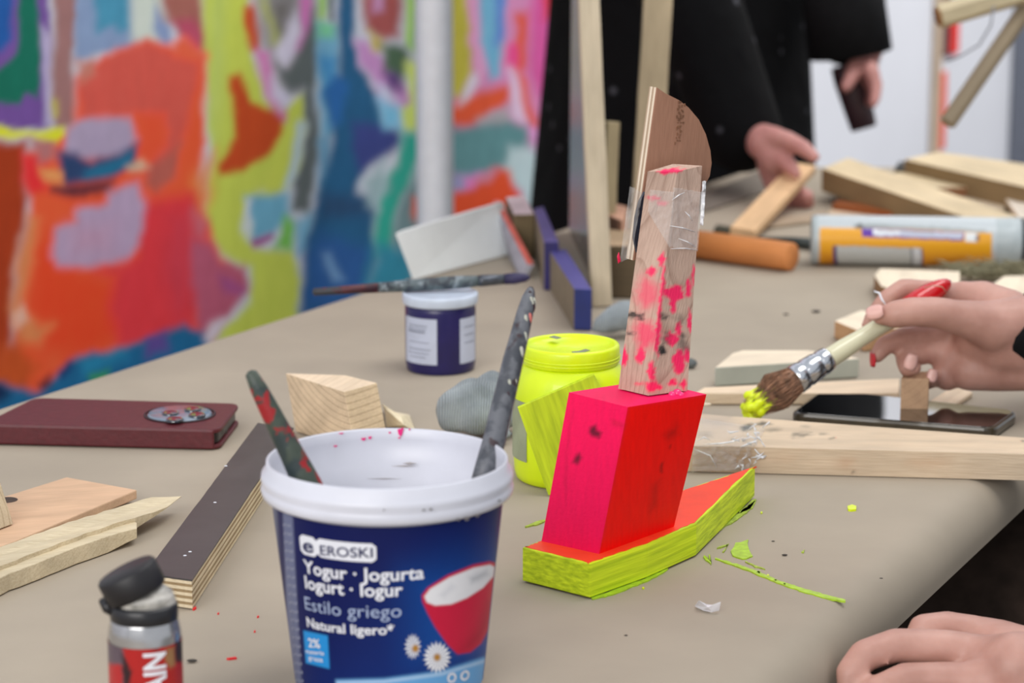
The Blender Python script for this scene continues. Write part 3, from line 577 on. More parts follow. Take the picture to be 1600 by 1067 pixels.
# plywood fin: rounded board standing behind the post, its layered edge towards the left
fin_o = D(984, 404, pb[3].y-.008); yb = fin_o.y
fx = Vector((.86, .50, 0)).normalized(); fn = Vector((-fx.y, fx.x, 0))   # fin plane direction and thickness direction
fin_px = [(1027, 137), (1040, 146), (1060, 156), (1076, 168), (1092, 187), (1103, 210), (1110, 235), (1112, 255), (1109, 275), (1100, 292), (1080, 330), (1040, 380), (990, 407)]
def onplane(u, v, p0, n):
    d = ray(u, v); c = Vector((0, 0, CAMZ)); t = (p0-c).dot(n)/d.dot(n); return c+d*t
p0 = fin_o; fth = .0080
ffront = [onplane(u, v, p0, fn) for u, v in fin_px]
m_fin = wood((158, 116, 94), (128, 90, 70), period=.01, ringk=.15, fibre=.35); m_ply = [wood((226, 210, 188), (190, 165, 140), fibre=.4), wood((176, 152, 128), (140, 115, 92), fibre=.4)]
lay = [(0, .15, 2), (.15, .38, 0), (.38, .62, 1), (.62, .85, 0), (.85, 1, 1)]
for (a, b, mi) in lay:
    A = [p+fn*fth*a for p in ffront]; B = [p+fn*fth*b for p in ffront]; n = len(A)
    mb = MB(); mb.add(A+B, [list(range(n)), [n+i for i in range(n)][::-1]]+[[i, n+i, n+(i+1) % n, (i+1) % n] for i in range(n)])
    mb.obj('ply_layer' if mi < 2 else 'fin_face', m_fin if mi == 2 else m_ply[mi], SCU, grain=(.1, 0, 1))
# routed scratch marks, torn blue tape and clear tape
mb = MB(); random.seed(3)
for k in range(34):
    u = 1064-(k % 12)*.4+random.uniform(-5, 5)+(-2 if k > 18 else 2); v = 158+k*1.9+random.uniform(-2, 2); L_ = random.uniform(2, 5); w = random.uniform(.6, 1.2)
    q = [onplane(a, b, p0-fn*.0005, fn) for a, b in ((u-w, v), (u+w, v), (u+w*.6+random.uniform(-2, 2), v+L_), (u-w*.6, v+L_))]
    mb.add(q+[p+fn*.0004 for p in q], [[0, 1, 2, 3], [0, 4, 5, 1], [1, 5, 6, 2], [2, 6, 7, 3], [3, 7, 4, 0]])
o = mb.obj('scratch_mark', plain('torn_veneer', (122, 84, 60), .8, .3), SCU); o['kind'] = 'stuff'
m_bt = plain('black_blue_tape', (38, 42, 56), .4, .2)
q = [(1008, 300), (1014, 318), (1008, 380), (996, 395), (991, 372), (994, 340), (1000, 315)]
mb = MB(); ps = [onplane(u, v, p0-fn*.003-fx*.0, fn) for u, v in q]; n = len(ps); mb.add(ps+[p+fn*.002 for p in ps], [list(range(n))[::-1], [n+i for i in range(n)]]+[[i, (i+1) % n, n+(i+1) % n, n+i] for i in range(n)])
mb.obj('dark_tape', m_bt, SCU)
mt_, tt, tb_ = nt('clear_tape'); tb_.inputs['Base Color'].default_value = (.92, .9, .88, 1); tb_.inputs['Roughness'].default_value = .12
tb_.inputs['Alpha'].default_value = .13; bump(tt, tb_, noise(tt, coords(tt, attr=None), 180, 5), 1, .002)
m_tape = mt_
def tapeface(pxs, depthf, nu=16, nv=16, amp=.0012, thick=.0002, name='clear_tape', parent=SCU, mat=None):
    mb = MB(); a, b, c, d = [depthf(u, v) for u, v in pxs]; mb.gridface(a, b, c, d, nu, nv)
    P = np.array(mb.v); U, V = proj(P); ns = fbm(U/6, V/6, 3)
    P[:, 1] -= ns*amp*2; P[:, 2] += (fbm(U/5+9, V/5)-.5)*amp; mb.v = [tuple(p) for p in P]; mb.sm = [True]*len(mb.sm)
    o = mb.obj(name, mat or m_tape, parent); s = o.modifiers.new('s', 'SOLIDIFY'); s.thickness = thick; return o
def post_front(u, v):    # a little in front of the post's two seen faces
    k = (v-268)/(610-268); L_ = pt[0].lerp(pb[0], k); M_ = pt[1].lerp(pb[1], k); R_ = pt[2].lerp(pb[2], k)
    uu, _ = proj([L_, M_, R_]); 
    P = L_.lerp(M_, (u-uu[0])/(uu[1]-uu[0])) if u < uu[1] else M_.lerp(R_, (u-uu[1])/(uu[2]-uu[1]))
    return D(u, v, P.y-.001)
tapeface([(1047, 385), (1090, 392), (1099, 300), (1052, 292)], post_front, amp=.0012)
tapeface([(1012, 330), (1047, 388), (1054, 300), (1016, 296)], post_front, amp=.0006)
tapeface([(968, 410), (986, 402), (1004, 300), (984, 290)], lambda u, v: onplane(u, v, p0-fn*.002, fn), amp=.002)
m_foil = plain('tape_crinkle_white', (232, 230, 236), .25, .15, 300, c2=(255, 255, 255), bmp=.8)
mb = MB(); pts = [(1098, 282), (1101, 296), (1096, 310), (1100, 325), (1094, 340), (1096, 352)]
tapeface([(1093, 350), (1098, 352), (1103, 283), (1097, 281)], lambda u, v: D(u, v, pb[2].y+.003), 6, 16, .003, name='tape_edge', mat=m_foil)
tapeface([(966, 412), (970, 408), (967, 393), (964, 400)], lambda u, v: onplane(u, v, p0-fn*.004, fn), 4, 6, .001, name='pink_tape_scrap', mat=plain('pink_scrap', (236, 30, 80), .4))
for (u0, v0, u1, v1) in ((1050, 312, 1070, 300), (1046, 352, 1086, 362), (1060, 372, 1088, 386), (1048, 388, 1090, 390), (1070, 330, 1082, 345)):
    MB().tube([post_front(u0, v0)+Vector((0, -.0012, 0)), post_front((u0+u1)/2, (v0+v1)/2-2)+Vector((0, -.002, 0)), post_front(u1, v1)+Vector((0, -.0012, 0))], [.0001, .00035, .0001], 6).obj('tape_crease', m_foil, SCU)
MB().ball(G(1050, 617, zt), .0022).ball(G(1058, 615, zt), .0028).ball(G(1064, 617, zt), .0018).obj('glue_bead', plain('pink_glue', (250, 60, 130), .2, .1), SCU)

# ------------------------------------------------------------------ yogurt tub
hT = .118; tc = G(605, 714, hT); TX, TY = tc.x, tc.y
TUB = empty('yogurt_tub', (TX, TY, T), 'white and navy yogurt tub holding two paint-caked brushes', 'tub')
m_tubw = plain('white_tub_plastic', (206, 207, 217), .35, .03, 30, spec=.5)
def tub_r(z): return .0467+.108*z          # label cone radius
inner = [(.0, .003), (.044, .003), (.0465, .006), (.0545, .098), (.0560, .099), (.0580, .112), (.0583, hT-.0008), (.0590, hT), (.0598, hT-.0006), (.0602, hT-.005), (.0622, hT-.0068), (.0626, hT-.0095), (.0618, hT-.0120), (.0620, hT-.0126), (.0627, hT-.0145), (.0622, hT-.0168), (.0614, hT-.0178), (.0592, hT-.0180), (.0580, hT-.0172), (tub_r(.098), .0995), (tub_r(0), .002), (.046, 0), (.0, 0)]
MB().lathe(inner, (TX, TY, T), 96).obj('bucket', m_tubw, TUB)
def tubP(th, z, off=.0004): r = tub_r(z)+off; return Vector((TX+math.sin(th)*r, TY-math.cos(th)*r, T+z))
def tubhit(u, v):
    d = ray(u, v); lo, hi = None, None; t = 1.0
    best = None
    for i in range(4000):
        t = 1.0+i*.0003; p = Vector((0, 0, CAMZ))+d*t; r = math.hypot(p.x-TX, p.y-TY)
        if r <= tub_r(p.z-T): return math.atan2(p.x-TX, -(p.y-TY)), p.z-T
    return math.atan2(p.x-TX, -(p.y-TY)), p.z-T
NAVY = (10, 20, 78)
lab = [([(760, 780), (900, 780), (900, 1200), (430, 1200), (430, 1090), (560, 1000), (640, 900)], (10, 42, 112), 100, .8),
 ([(640, 900), (790, 860), (790, 1040), (650, 1030)], (10, 78, 158), 60, .75),
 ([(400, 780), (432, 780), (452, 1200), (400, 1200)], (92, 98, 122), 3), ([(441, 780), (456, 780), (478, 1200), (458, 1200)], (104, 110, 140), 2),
 ([(474, 985), (512, 993), (515, 1045), (478, 1036)], (38, 140, 210), 1.5),
 ([(525, 1062), (600, 1060), (690, 1048), (770, 1022), (800, 1010), (800, 1200), (530, 1200)], (100, 160, 212), 4),
 ([(525, 1064), (600, 1062), (690, 1050), (770, 1026), (770, 1032), (690, 1056), (600, 1068), (525, 1070)], (180, 205, 230), 2, .6),
 # bowl
 ([(659, 930), (668, 918), (700, 898), (740, 882), (765, 877), (776, 880), (774, 940), (765, 980), (752, 1005), (735, 1019), (715, 1022), (700, 1008), (680, 980), (668, 958), (660, 940)], (196, 28, 62), 2),
 ([(770, 930), (768, 975), (752, 1003), (735, 1016), (715, 1018), (745, 980), (760, 940)], (150, 16, 46), 12, .6),
 ([(663, 932), (672, 920), (702, 902), (740, 887), (766, 882), (773, 886), (771, 900), (755, 918), (730, 934), (705, 944), (680, 946), (667, 941)], (226, 226, 230), 2),
 ([(685, 930), (705, 912), (712, 916), (695, 934)], (196, 198, 206), 6, .6), ([(733, 902), (760, 890), (764, 898), (748, 908), (736, 912)], (172, 175, 182), 6, .7)]
for (cx, cy, rx, ry, nn_) in ((683, 1027, 22, 25, 19), (645, 1010, 13, 20, 15)):
    for k in range(nn_):
        a = 2*math.pi*k/nn_; a1 = a-.11; a2 = a+.11
        lab.append(([(cx, cy), (cx+math.cos(a1)*rx*.75, cy+math.sin(a1)*ry*.75), (cx+math.cos(a)*rx, cy+math.sin(a)*ry), (cx+math.cos(a2)*rx*.75, cy+math.sin(a2)*ry*.75)], (250, 250, 250), 1.0))
    cc2 = (cx, cy) if cx > 660 else (cx+4, cy+3)
    lab.append(([(cc2[0]+math.cos(q)*5.5, cc2[1]+math.sin(q)*6) for q in np.linspace(0, 6.2, 9)], (170, 120, 40), 3))
mb = MB(); na, nzv = 420, 270; th0, th1 = -1.7, 1.7
vs = []; fs = []
for j in range(nzv+1):
    for i in range(na+1): vs.append(tubP(th0+(th1-th0)*i/na, .004+(.0985-.004)*j/nzv, .00025))
for j in range(nzv):
    for i in range(na): k = j*(na+1)+i; fs.append([k, k+1, k+na+2, k+na+1])
mb.add(vs, fs, 0, True); U, V = proj(mb.v); out = paint(U, V, NAVY, lab)
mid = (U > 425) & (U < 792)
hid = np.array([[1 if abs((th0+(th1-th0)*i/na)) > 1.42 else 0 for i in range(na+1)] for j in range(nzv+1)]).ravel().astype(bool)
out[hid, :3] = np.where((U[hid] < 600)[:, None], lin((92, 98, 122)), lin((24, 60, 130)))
o = mb.obj('label_print', painted('label_ink', .45, .0, spec=.2, var=.02), TUB, col=out); s = o.modifiers.new('s', 'SOLIDIFY'); s.thickness = .0001
mb = MB(); mb.lathe([(tub_r(.004)+.0002, .004), (tub_r(.0985)+.0002, .0985)], (TX, TY, T), 40, arc=(.15, math.pi-.15)); mb.obj('label_back', plain('label_navy', NAVY, .35, .03), TUB)
# lettering
def textmesh(txt, bold=0.0, italic=0, cuts=0):
    c = bpy.data.curves.new('t', 'FONT'); c.body = txt; c.size = 1; c.offset = bold; c.resolution_u = 3; c.shear = italic
    ob = bpy.data.objects.new('t', c); COL.objects.link(ob); bpy.context.view_layer.update()
    me = bpy.data.meshes.new_from_object(ob.evaluated_get(bpy.context.evaluated_depsgraph_get()))
    if cuts:
        bm = bmesh.new(); bm.from_mesh(me); bmesh.ops.triangulate(bm, faces=bm.faces)
        for _ in range(cuts): bmesh.ops.subdivide_edges(bm, edges=[e for e in bm.edges if e.calc_length() > .08], cuts=1); bmesh.ops.triangulate(bm, faces=[f for f in bm.faces if len(f.verts) > 3])
        bm.to_mesh(me); bm.free()
    P = np.array([tuple(v.co) for v in me.vertices]); Fs = [list(p.vertices) for p in me.polygons]
    bpy.data.objects.remove(ob); bpy.data.meshes.remove(me); return P, Fs
def tubtext(txt, pxl, pxr, h, mat, bold=.0, lean=0, off=.0006, name='lettering', base=None):
    """line of text from pixel pxl to pxr, cap height h in metres"""
    P, Fs = textmesh(txt, bold, cuts=1); a0, z0 = tubhit(*pxl); a1, z1 = tubhit(*pxr)
    x0, x1 = P[:, 0].min(), P[:, 0].max(); k = (P[:, 0]-x0)/(x1-x0)
    cap = .70; Z = P[:, 1]/cap*h; vs = []
    for q, zz in zip(k, Z):
        vs.append(tubP(a0+(a1-a0)*q, z0+(z1-z0)*q+zz, off))
    return MB().add(vs, Fs).obj(name, mat, TUB)
def tubrect(px0, px1, mat, off, name, inset=0):
    a0, z0 = tubhit(*px0); a1, z1 = tubhit(*px1); vs = []; fs = []; n, m = 24, 6; r = abs(z0-z1)*.22
    R_ = tub_r(z0)
    for j in range(m+1):
        for i in range(n+1):
            x = (i/n)*(a1-a0)*R_; z = (j/m)*(z1-z0); w = (a1-a0)*R_; hh = z1-z0
            # round the corners
            zz = j/m; ed = min(zz, 1-zz)*abs(hh); sh = r-math.sqrt(max(0, r*r-(r-min(ed, r))**2)); x = sh+(w-2*sh)*i/n
            vs.append(tubP(a0+x/R_, z0+z, off))
    for j in range(m):
        for i in range(n): k = j*(n+1)+i; fs.append([k, k+1, k+n+2, k+n+1])
    return MB().add(vs, fs, 0, True).obj(name, mat, TUB)
m_wink = plain('white_ink', (226, 228, 236), .4, .02); m_nink = plain('navy_ink', NAVY, .4, .02); m_lblue = plain('pale_ink', (170, 185, 215), .4, .02)
m_gink = plain('grey_ink', (150, 156, 178), .4, .02)
tubrect((497, 868), (588, 845+30), m_wink, .0005, 'logo_plate') if False else None
a_, z_ = tubhit(498, 869); 
def rect_angles(ul, ur, vb, vt): return
tubrect((497, 869), (588, 849), m_wink, .0005, 'logo_plate')
tubtext('EROSKI', (502, 866), (583, 870), .0050, m_nink, .012, off=.0008)
tubrect((472, 864), (495, 840), m_wink, .0005, 'logo_emblem')
tubtext('e', (476, 861), (492, 863), .0072, m_nink, .02, off=.0008)
tubtext('Yogur · Jogurta', (477, 893), (662, 903), .0066, m_wink, .022)
tubtext('Iogurt · Iogur', (479, 918), (629, 930), .0066, m_wink, .022)
tubtext('Estilo griego', (479, 951), (627, 963), .0068, m_lblue, -.004)
tubtext('Natural ligero*', (482, 978), (616, 990), .0050, m_wink, .022)
tubtext('2%', (484, 1010), (502, 1012), .0046, m_wink, .02); tubtext('materia', (480, 1020), (508, 1023), .0024, m_wink, .01); tubtext('grasa', (484, 1030), (506, 1034), .0026, m_wink, .01)
tubtext('O', (697, 1066), (711, 1065), .005, m_wink, .03); tubtext('O', (717, 1063), (731, 1061), .005, m_wink, .03)
# greek border down the left
for k in range(22):
    v = 812+k*13.5; du = (v-800)*.082
    tubtext('ru', (444+du, v+10), (455+du, v+10.5), .0022, m_gink, .01, name='border_motif')
for (u, v, w_, h_) in ((632, 728, 22, 1.2), (640, 724, 12, 2), (600, 748, 30, .8)):
    pts_ = []
    for a_, b_ in ((-w_, 0), (0, -h_), (w_, 0), (0, h_)):
        d_ = ray(u+a_, v+b_)
        for i in range(5000):
            q_ = Vector((0, 0, CAMZ))+d_*(1.15+i*.0002); r_ = math.hypot(q_.x-TX, q_.y-TY)
            if q_.y > TY and r_ >= .0465+(q_.z-T)*.0815-.0010: pts_.append(q_); break
    if len(pts_) == 4: MB().add(pts_, [[0, 1, 2, 3]]).obj('dried_streak', plain('dried_residue', (176, 168, 166), .8, .1), TUB)
# pink and dark paint marks on the rim
m_pink = plain('pink_paint', (240, 40, 130), .45, .05)
def rimmark(u, v, w, h, mat, side='in'):
    pts = []
    for (a, b) in ((-w, -h*.6), (w, -h), (w*.5, h*.5), (0, h), (-w*.7, h*.4)):
        d = ray(u+a, v+b); p = None
        for i in range(5000):
            t = 1.15+i*.0002; q = Vector((0, 0, CAMZ))+d*t; r = math.hypot(q.x-TX, q.y-TY)
            if side == 'in' and q.y > TY and r >= .0572: p = q; break
            if side == 'out' and q.z < T+hT and r <= .0630: p = q; break
        if p: pts.append(p)
    if len(pts) < 3: return
    c = sum(pts, Vector())/len(pts); nrm = Vector((TX-c.x, TY-c.y, 0)).normalized()*(1 if side == 'in' else -1); n = len(pts)
    MB().add(pts+[p+nrm*.0003 for p in pts], [list(range(n)), [n+i for i in range(n)]]+[[i, (i+1) % n, n+(i+1) % n, n+i] for i in range(n)]).obj('paint_fleck', mat, TUB)
for (u, v, w, h) in ((626, 675, 5, 7), (568, 686, 4, 2.5), (578, 684, 3, 2.5), (609, 676, 2, 1.5), (640, 671, 1.5, 1.5), (524, 697, 3, 1.5), (533, 677, 4, 1.2), (624, 684, 2, 1.5)): rimmark(u, v, w, h, m_pink)
m_dirt = plain('dark_smudge', (110, 105, 105), .8, .3)
for (u, v, w, h) in ((662, 797, 2.5, 1.5), (673, 796, 2.5, 2), (729, 811, 5, 2.5), (745, 806, 4, 2), (600, 797, 1.2, 1.5), (716, 812, 3, 2), (780, 782, 2, 1.5)): rimmark(u, v, w, h, m_dirt, 'out')

# ------------------------------------------------------------------ brushes standing in the tub
def caked(name, c1, c2, c3, scale=120, s2=60, cut3=.56):
    m, t, b = nt(name); f = noise(t, coords(t, attr=None), scale, 3); g = noise(t, coords(t, (1, 1, 1), attr=None, loc=(3, 5, 7)), s2, 3)
    col = ramp(t, f, [(.42, L4(c1)), (.55, L4(c2))]); k = ramp(t, g, [(cut3, (0, 0, 0, 1)), (cut3+.04, (1, 1, 1, 1))])
    t.links.new(mix(t, k, col, L4(c3)), b.inputs['Base Color']); b.inputs['Roughness'].default_value = .5; bump(t, b, f, .5, .002); return m
m_rg = caked('caked_red_green', (44, 56, 56), (62, 72, 62), (150, 22, 28), 90, 75)
pA = D(392, 583, TY-.02); pB = D(478, 752, TY-.018); d = (pB-pA).normalized(); bottom = pB+d*.045
B1 = empty('paint_brush', bottom, 'dark green and red caked brush handle leaning in the tub, left one', 'brush')
n = 9; pts = [pA.lerp(pB, k/(n-1)*1.18) for k in range(n)]
rad = [.0030, .0043, .0048, .0052, .0056, .0060, .0066, .0070, .0070]
pts = [pA-d*.0012]+pts; rad = [.0012]+rad
MB().tube(pts, rad, 20).obj('handle', m_rg, B1)
e0 = pts[-1]; MB().tube([e0, e0+d*.012], [.0072, .0078], 20).obj('ferrule', plain('dull_metal', (150, 150, 150), .4, .2, metal=1), B1)
MB().tube([e0+d*.012, e0+d*.022, bottom-d*.006], [.0076, .0080, .004], 16).obj('bristles', plain('dark_bristle', (50, 40, 40), .8, .3), B1)
m_gw = caked('caked_grey', (64, 67, 74), (98, 100, 106), (58, 44, 48), 110, 70, .61)
m_gw2 = plain('pale_paint_flake', (190, 190, 175), .5, .2); m_gr2 = plain('coral_paint_flake', (210, 110, 100), .5, .2)
pA = D(831, 456, TY+.075); pB = D(756, 742, TY+.022); d = (pB-pA).normalized(); bottom = pB+d*.06
B2 = empty('paint_brush', bottom, 'thick grey caked brush handle leaning in the tub, right one', 'brush')
cen_px = [(830, 449, 8), (829, 454, 14), (826, 466, 22), (820, 490, 27), (811, 527, 30), (801, 565, 33), (792, 605, 34), (782, 645, 35), (773, 685, 36), (762, 725, 37), (750, 770, 38)]
pts = []; rad = []
for (u, v, w) in cen_px: k = (v-456)/(742-456); pts.append(D(u, v, (TY+.075)*(1-k)+(TY+.022)*k)); rad.append(w/2/(F/1.36)*1.0)
MB().tube(pts, rad, 22, flat=1.15).obj('handle', m_gw, B2)
e0 = pts[-1]; d = (pts[-1]-pts[-2]).normalized(); MB().tube([e0-d*.002, e0+d*.012], [.0112, .0114], 20).obj('ferrule', plain('dull_metal', (150, 150, 150), .4, .2, metal=1), B2)
MB().tube([e0+d*.012, e0+d*.020, e0+d*.034], [.0110, .0112, .003], 16).obj('bristles', plain('dark_bristle', (50, 40, 40), .8, .3), B2)
random.seed(5)
for k in range(16):
    i = random.uniform(1.5, 6.5); a = int(i); p = pts[a].lerp(pts[a+1], i-a); r = rad[a]*.95; an = random.uniform(-.2, 1.1)
    q = p+Vector((math.sin(an)*r, -math.cos(an)*r*1.1, random.uniform(-.001, .001)))
    MB().ball(q, random.uniform(.0010, .0020), seg=8, rings=5, sq=(.7, .5, 1.8)).obj('paint_flake', random.choice([m_gw2, m_gw2, m_gr2, plain('dark_flake', (50, 26, 34), .5)]), B2)

# ------------------------------------------------------------------ small blue pot with a brush lying across
c0 = G(687, 588); r0 = .0268; PX, PY = c0.x, c0.y+r0
POT = empty('paint_pot', (PX, PY, T), 'small navy paint pot with a pale lid and white labels', 'paint pot')
m_pot = plain('navy_pot_plastic', (30, 24, 84), .3, .08); m_lid = plain('pale_lid_plastic', (198, 208, 224), .4, .05)
MB().lathe([(0, 0), (.0250, 0), (.0258, .001), (.0262, .0045), (.0266, .006), (.0268, .047), (.0262, .0512), (.0255, .0516), (0, .0516)], (PX, PY, T), 64).obj('jar', m_pot, POT)
MB().lathe([(0, .0585), (.0262, .0585), (.0272, .0595), (.0284, .0590), (.0287, .0575), (.0286, .0525), (.0280, .0512), (0, .0512)][::-1], (PX, PY, T), 64).obj('lid', m_lid, POT)
def potpatch(a0, a1, z0, z1, off, mat, name='label_patch'):
    mb = MB(); A = lambda a, z: (PX+math.sin(a)*(.0267+off), PY-math.cos(a)*(.0267+off), T+z); n = 16
    mb.add([A(a0+(a1-a0)*i/n, z) for z in (z0, z1) for i in range(n+1)], [[i, i+1, n+2+i, n+1+i] for i in range(n)], 0, True)
    o = mb.obj(name, mat, POT); return o
m_plab = plain('grey_white_label', (186, 192, 210), .5, .04); m_lines = plain('grey_print', (120, 124, 140), .6)
potpatch(-1.25, -.07, .0085, .0435, .0003, m_plab); potpatch(.60, 1.35, .0085, .0430, .0003, m_plab)
for k, (a, b, z, h) in enumerate(((-1.0, -.35, .0375, .0006), (-1.05, -.38, .035, .0006), (-1.05, -.42, .0325, .0012), (-1.0, -.30, .0250, .0004), (-1.0, -.25, .0195, .0006), (-1.05, -.3, .0165, .0005), (-.95, -.4, .0135, .0005), (.75, 1.2, .036, .0005), (.75, 1.2, .030, .0005), (.75, 1.2, .024, .0005))): potpatch(a, b, z, z+h, .0006, m_lines, 'print_line')
P_, F_ = textmesh('Violet', .01); P_, F_ = textmesh('~~~', .01)
zc = T+.0595
BR3 = empty('paint_brush', D(690, 447, PY), 'long slim paint-caked brush lying across the lid of the navy pot', 'brush')
zz = .0595+.0042; PA = G(484, 460, zz); PB = G(828, 437, zz)
PA = Vector((PA.x, PY-.004, 0)); PB = Vector((PB.x, PY+.012, 0)); PA.z = D(484, 460, PA.y).z; PB.z = D(828, 437, PB.y).z
mid_ = (PB-PA); kx = (PX-PA.x)/mid_.x; dz = T+.0596+.0052-(PA.z+(PB.z-PA.z)*kx); PA.z += dz; PB.z += dz
def along(k): return PA.lerp(PB, k)
MB().tube([along(k) for k in (0, .01, .15, .3)], [.0014, .0028, .0032, .0038], 14).obj('handle_end', caked('caked_dark_red', (58, 30, 40), (90, 30, 36), (48, 50, 56), 100, 80), BR3)['label'] = 'dark red handle end'
MB().tube([along(k) for k in (.3, .45, .6, .7, .76)], [.0038, .0047, .0052, .0048, .0042], 16).obj('handle', caked('caked_grey_green', (50, 56, 64), (84, 96, 100), (120, 130, 136), 130, 120), BR3)
MB().tube([along(k) for k in (.76, .78, .88)], [.0044, .0046, .0040], 16).obj('ferrule', plain('spotted_metal', (80, 84, 92), .3, .3, 150, metal=.6), BR3)
MB().tube([along(k) for k in (.88, .93, .98, 1)], [.0040, .0044, .0032, .001], 14).obj('bristles', plain('navy_bristle', (44, 38, 76), .6, .2), BR3)

# ------------------------------------------------------------------ neon yellow jar
c0 = G(893, 769); rj = .0372; JX, JY = c0.x, c0.y+rj
JAR = empty('paint_jar', (JX, JY, T), 'paint-smothered neon yellow jar behind the slanted block', 'paint jar')
m_ny = plain('neon_yellow_paint', (214, 240, 0), .4, .05, 25, c2=(226, 248, 4), bmp=.6, stretch=(1, 1, .4), coat=.2)
MB().lathe([(0, 0), (.0330, 0), (.0350, .0015), (.0362, .006), (.0372, .020), (.0374, .055), (.0368, .063), (.0345, .070), (.0315, .0745), (.0300, .0765), (0, .0765)], (JX, JY, T), 72).obj('body', m_ny, JAR)
MB().lathe([(0, .0745), (.0296, .0745), (.0300, .0765), (.0306, .0762), (.0312, .0770), (.0313, .0870), (.0305, .0885), (.0290, .0888), (.0278, .0875), (.0272, .0855), (0, .0850)], (JX, JY, T), 72).obj('lid', m_ny, JAR)
for z in (.0785, .0805): MB().lathe([(.0313, z), (.0319, z+.0005), (.0313, z+.001)], (JX, JY, T), 60).obj('lid_ridge', m_ny, JAR)
m_glab = plain('dull_grey_label', (150, 158, 130), .6, .08)
mb = MB(); n = 12; mb.add([(JX+math.sin(a)*(.0376), JY-math.cos(a)*(.0376), T+z) for z in (.016, .055) for a in np.linspace(-1.5, -.86, n+1)], [[i, i+1, n+2+i, n+1+i] for i in range(n)], 0, True); mb.obj('label', m_glab, JAR)
def yjag(px, z, mat, nm): 
    ps = [G(u, v, z) for u, v in px]; n = len(ps); MB().prism([p-Vector((0, 0, .0004)) for p in ps], ps).obj(nm, mat, JAR)
yjag([(893, 549), (905, 548), (915, 545), (922, 547), (905, 553), (897, 552)], .0855, plain('grey_smear', (130, 135, 110), .6), 'grey_smear')
yjag([(858, 526), (866, 524), (877, 527), (870, 529)], .0892, plain('grey_smear', (130, 135, 110), .6), 'grey_smear')
# lime plate leaning between the jar and the slanted block
yq = G(856, 769).y-.006
a = D(856, 769, yq); a.z = T+.0005; b = D(930, 765, yq+.004); b.z = T+.0005
c = D(938, 603, yq+.006); e = D(927, 583, yq+.008); f = D(808, 635, yq+.002)
m_plate = plain('lime_plate_paint', (182, 206, 36), .55, .1, 9, c2=(204, 226, 40), stretch=(3, 20, 30), bmp=.2, spec=.3)
mb = MB(); ps = [a, b, c, e, f]; th = Vector((.0004, -.0035, 0)); n = 5; mb.add([p+th for p in ps]+ps, [list(range(n)), [n+i for i in range(n)][::-1]]+[[i, n+i, n+(i+1) % n, (i+1) % n] for i in range(n)])
o = mb.obj('wood_plate', m_plate, bevel=.0004, grain=(a-f)); tag(o, 'lime-painted flat wood plate propped against the neon yellow jar', 'wood piece')

# ------------------------------------------------------------------ grey gloves
m_knit, t, b_ = nt('grey_knit')
vv = coords(t, attr=None); w = N(t, 'ShaderNodeTexWave'); w.inputs['Scale'].default_value = 175; w.inputs['Distortion'].default_value = 6; w.inputs['Detail'].default_value = 2; w.inputs['Detail Scale'].default_value = .3; t.links.new(vv, w.inputs['Vector'])
f_ = noise(t, vv, 40, 4)
t.links.new(mix(t, .35, ramp(t, f_, [(.3, L4((112, 120, 124))), (.7, L4((172, 180, 184)))]), ramp(t, w.outputs['Fac'], [(0, L4((100, 106, 108))), (1, L4((170, 178, 182)))])), b_.inputs['Base Color'])
b_.inputs['Roughness'].default_value = .9; bump(t, b_, w.outputs['Fac'], .6, .0015)
def cloth(balls, name, lbl, cat, yb, vox=.0025):
    mb = MB()
    for (u, v, r, dy) in balls:
        c = D(u, v, yb+dy); c.z = max(c.z, T+r*.9+.0025); mb.ball(c, r, sq=(1, 1, .9))
    o = mb.obj(name, m_knit); fuse(o, vox, 6, .6)
    tx = bpy.data.textures.new('wrinkle', 'CLOUDS'); tx.noise_scale = .02; dd = o.modifiers.new('d', 'DISPLACE'); dd.texture = tx; dd.strength = .004; dd.mid_level = .8
    return tag(o, lbl, cat)
yb = G(740, 700).y
cloth([(720, 640, .019, .01), (738, 640, .021, .012), (712, 655, .014, .005), (745, 665, .016, .0), (765, 625, .019, .025), (785, 640, .018, .02), (775, 670, .016, .005), (792, 660, .016, .02), (770, 600, .012, .035), (735, 615, .014, .02), (790, 690, .006, -.01)], 'knitted_glove', 'crumpled grey knitted glove behind the tub and beside the yellow jar', 'glove', yb+.02)
yb = G(940, 535).y
cloth([(942, 522, .010, .0), (955, 512, .013, .006), (968, 506, .015, .01), (980, 512, .016, .012), (992, 520, .015, .01), (930, 530, .006, .0), (966, 492, .008, .02), (1060, 575, .006, -.1)][:7], 'grey_cloth', 'small pale grey cloth lying behind the yellow jar and wooden post', 'cloth', yb+.01, .003)
o = MB().ball(G(1078, 577)+Vector((0, .003, .004)), .0048, sq=(1.2, 1, .8)).obj('grey_pebble', plain('dark_grey_lump', (90, 95, 95), .8, .2)); tag(o, 'tiny dark grey lump right of the wooden post', 'lump')

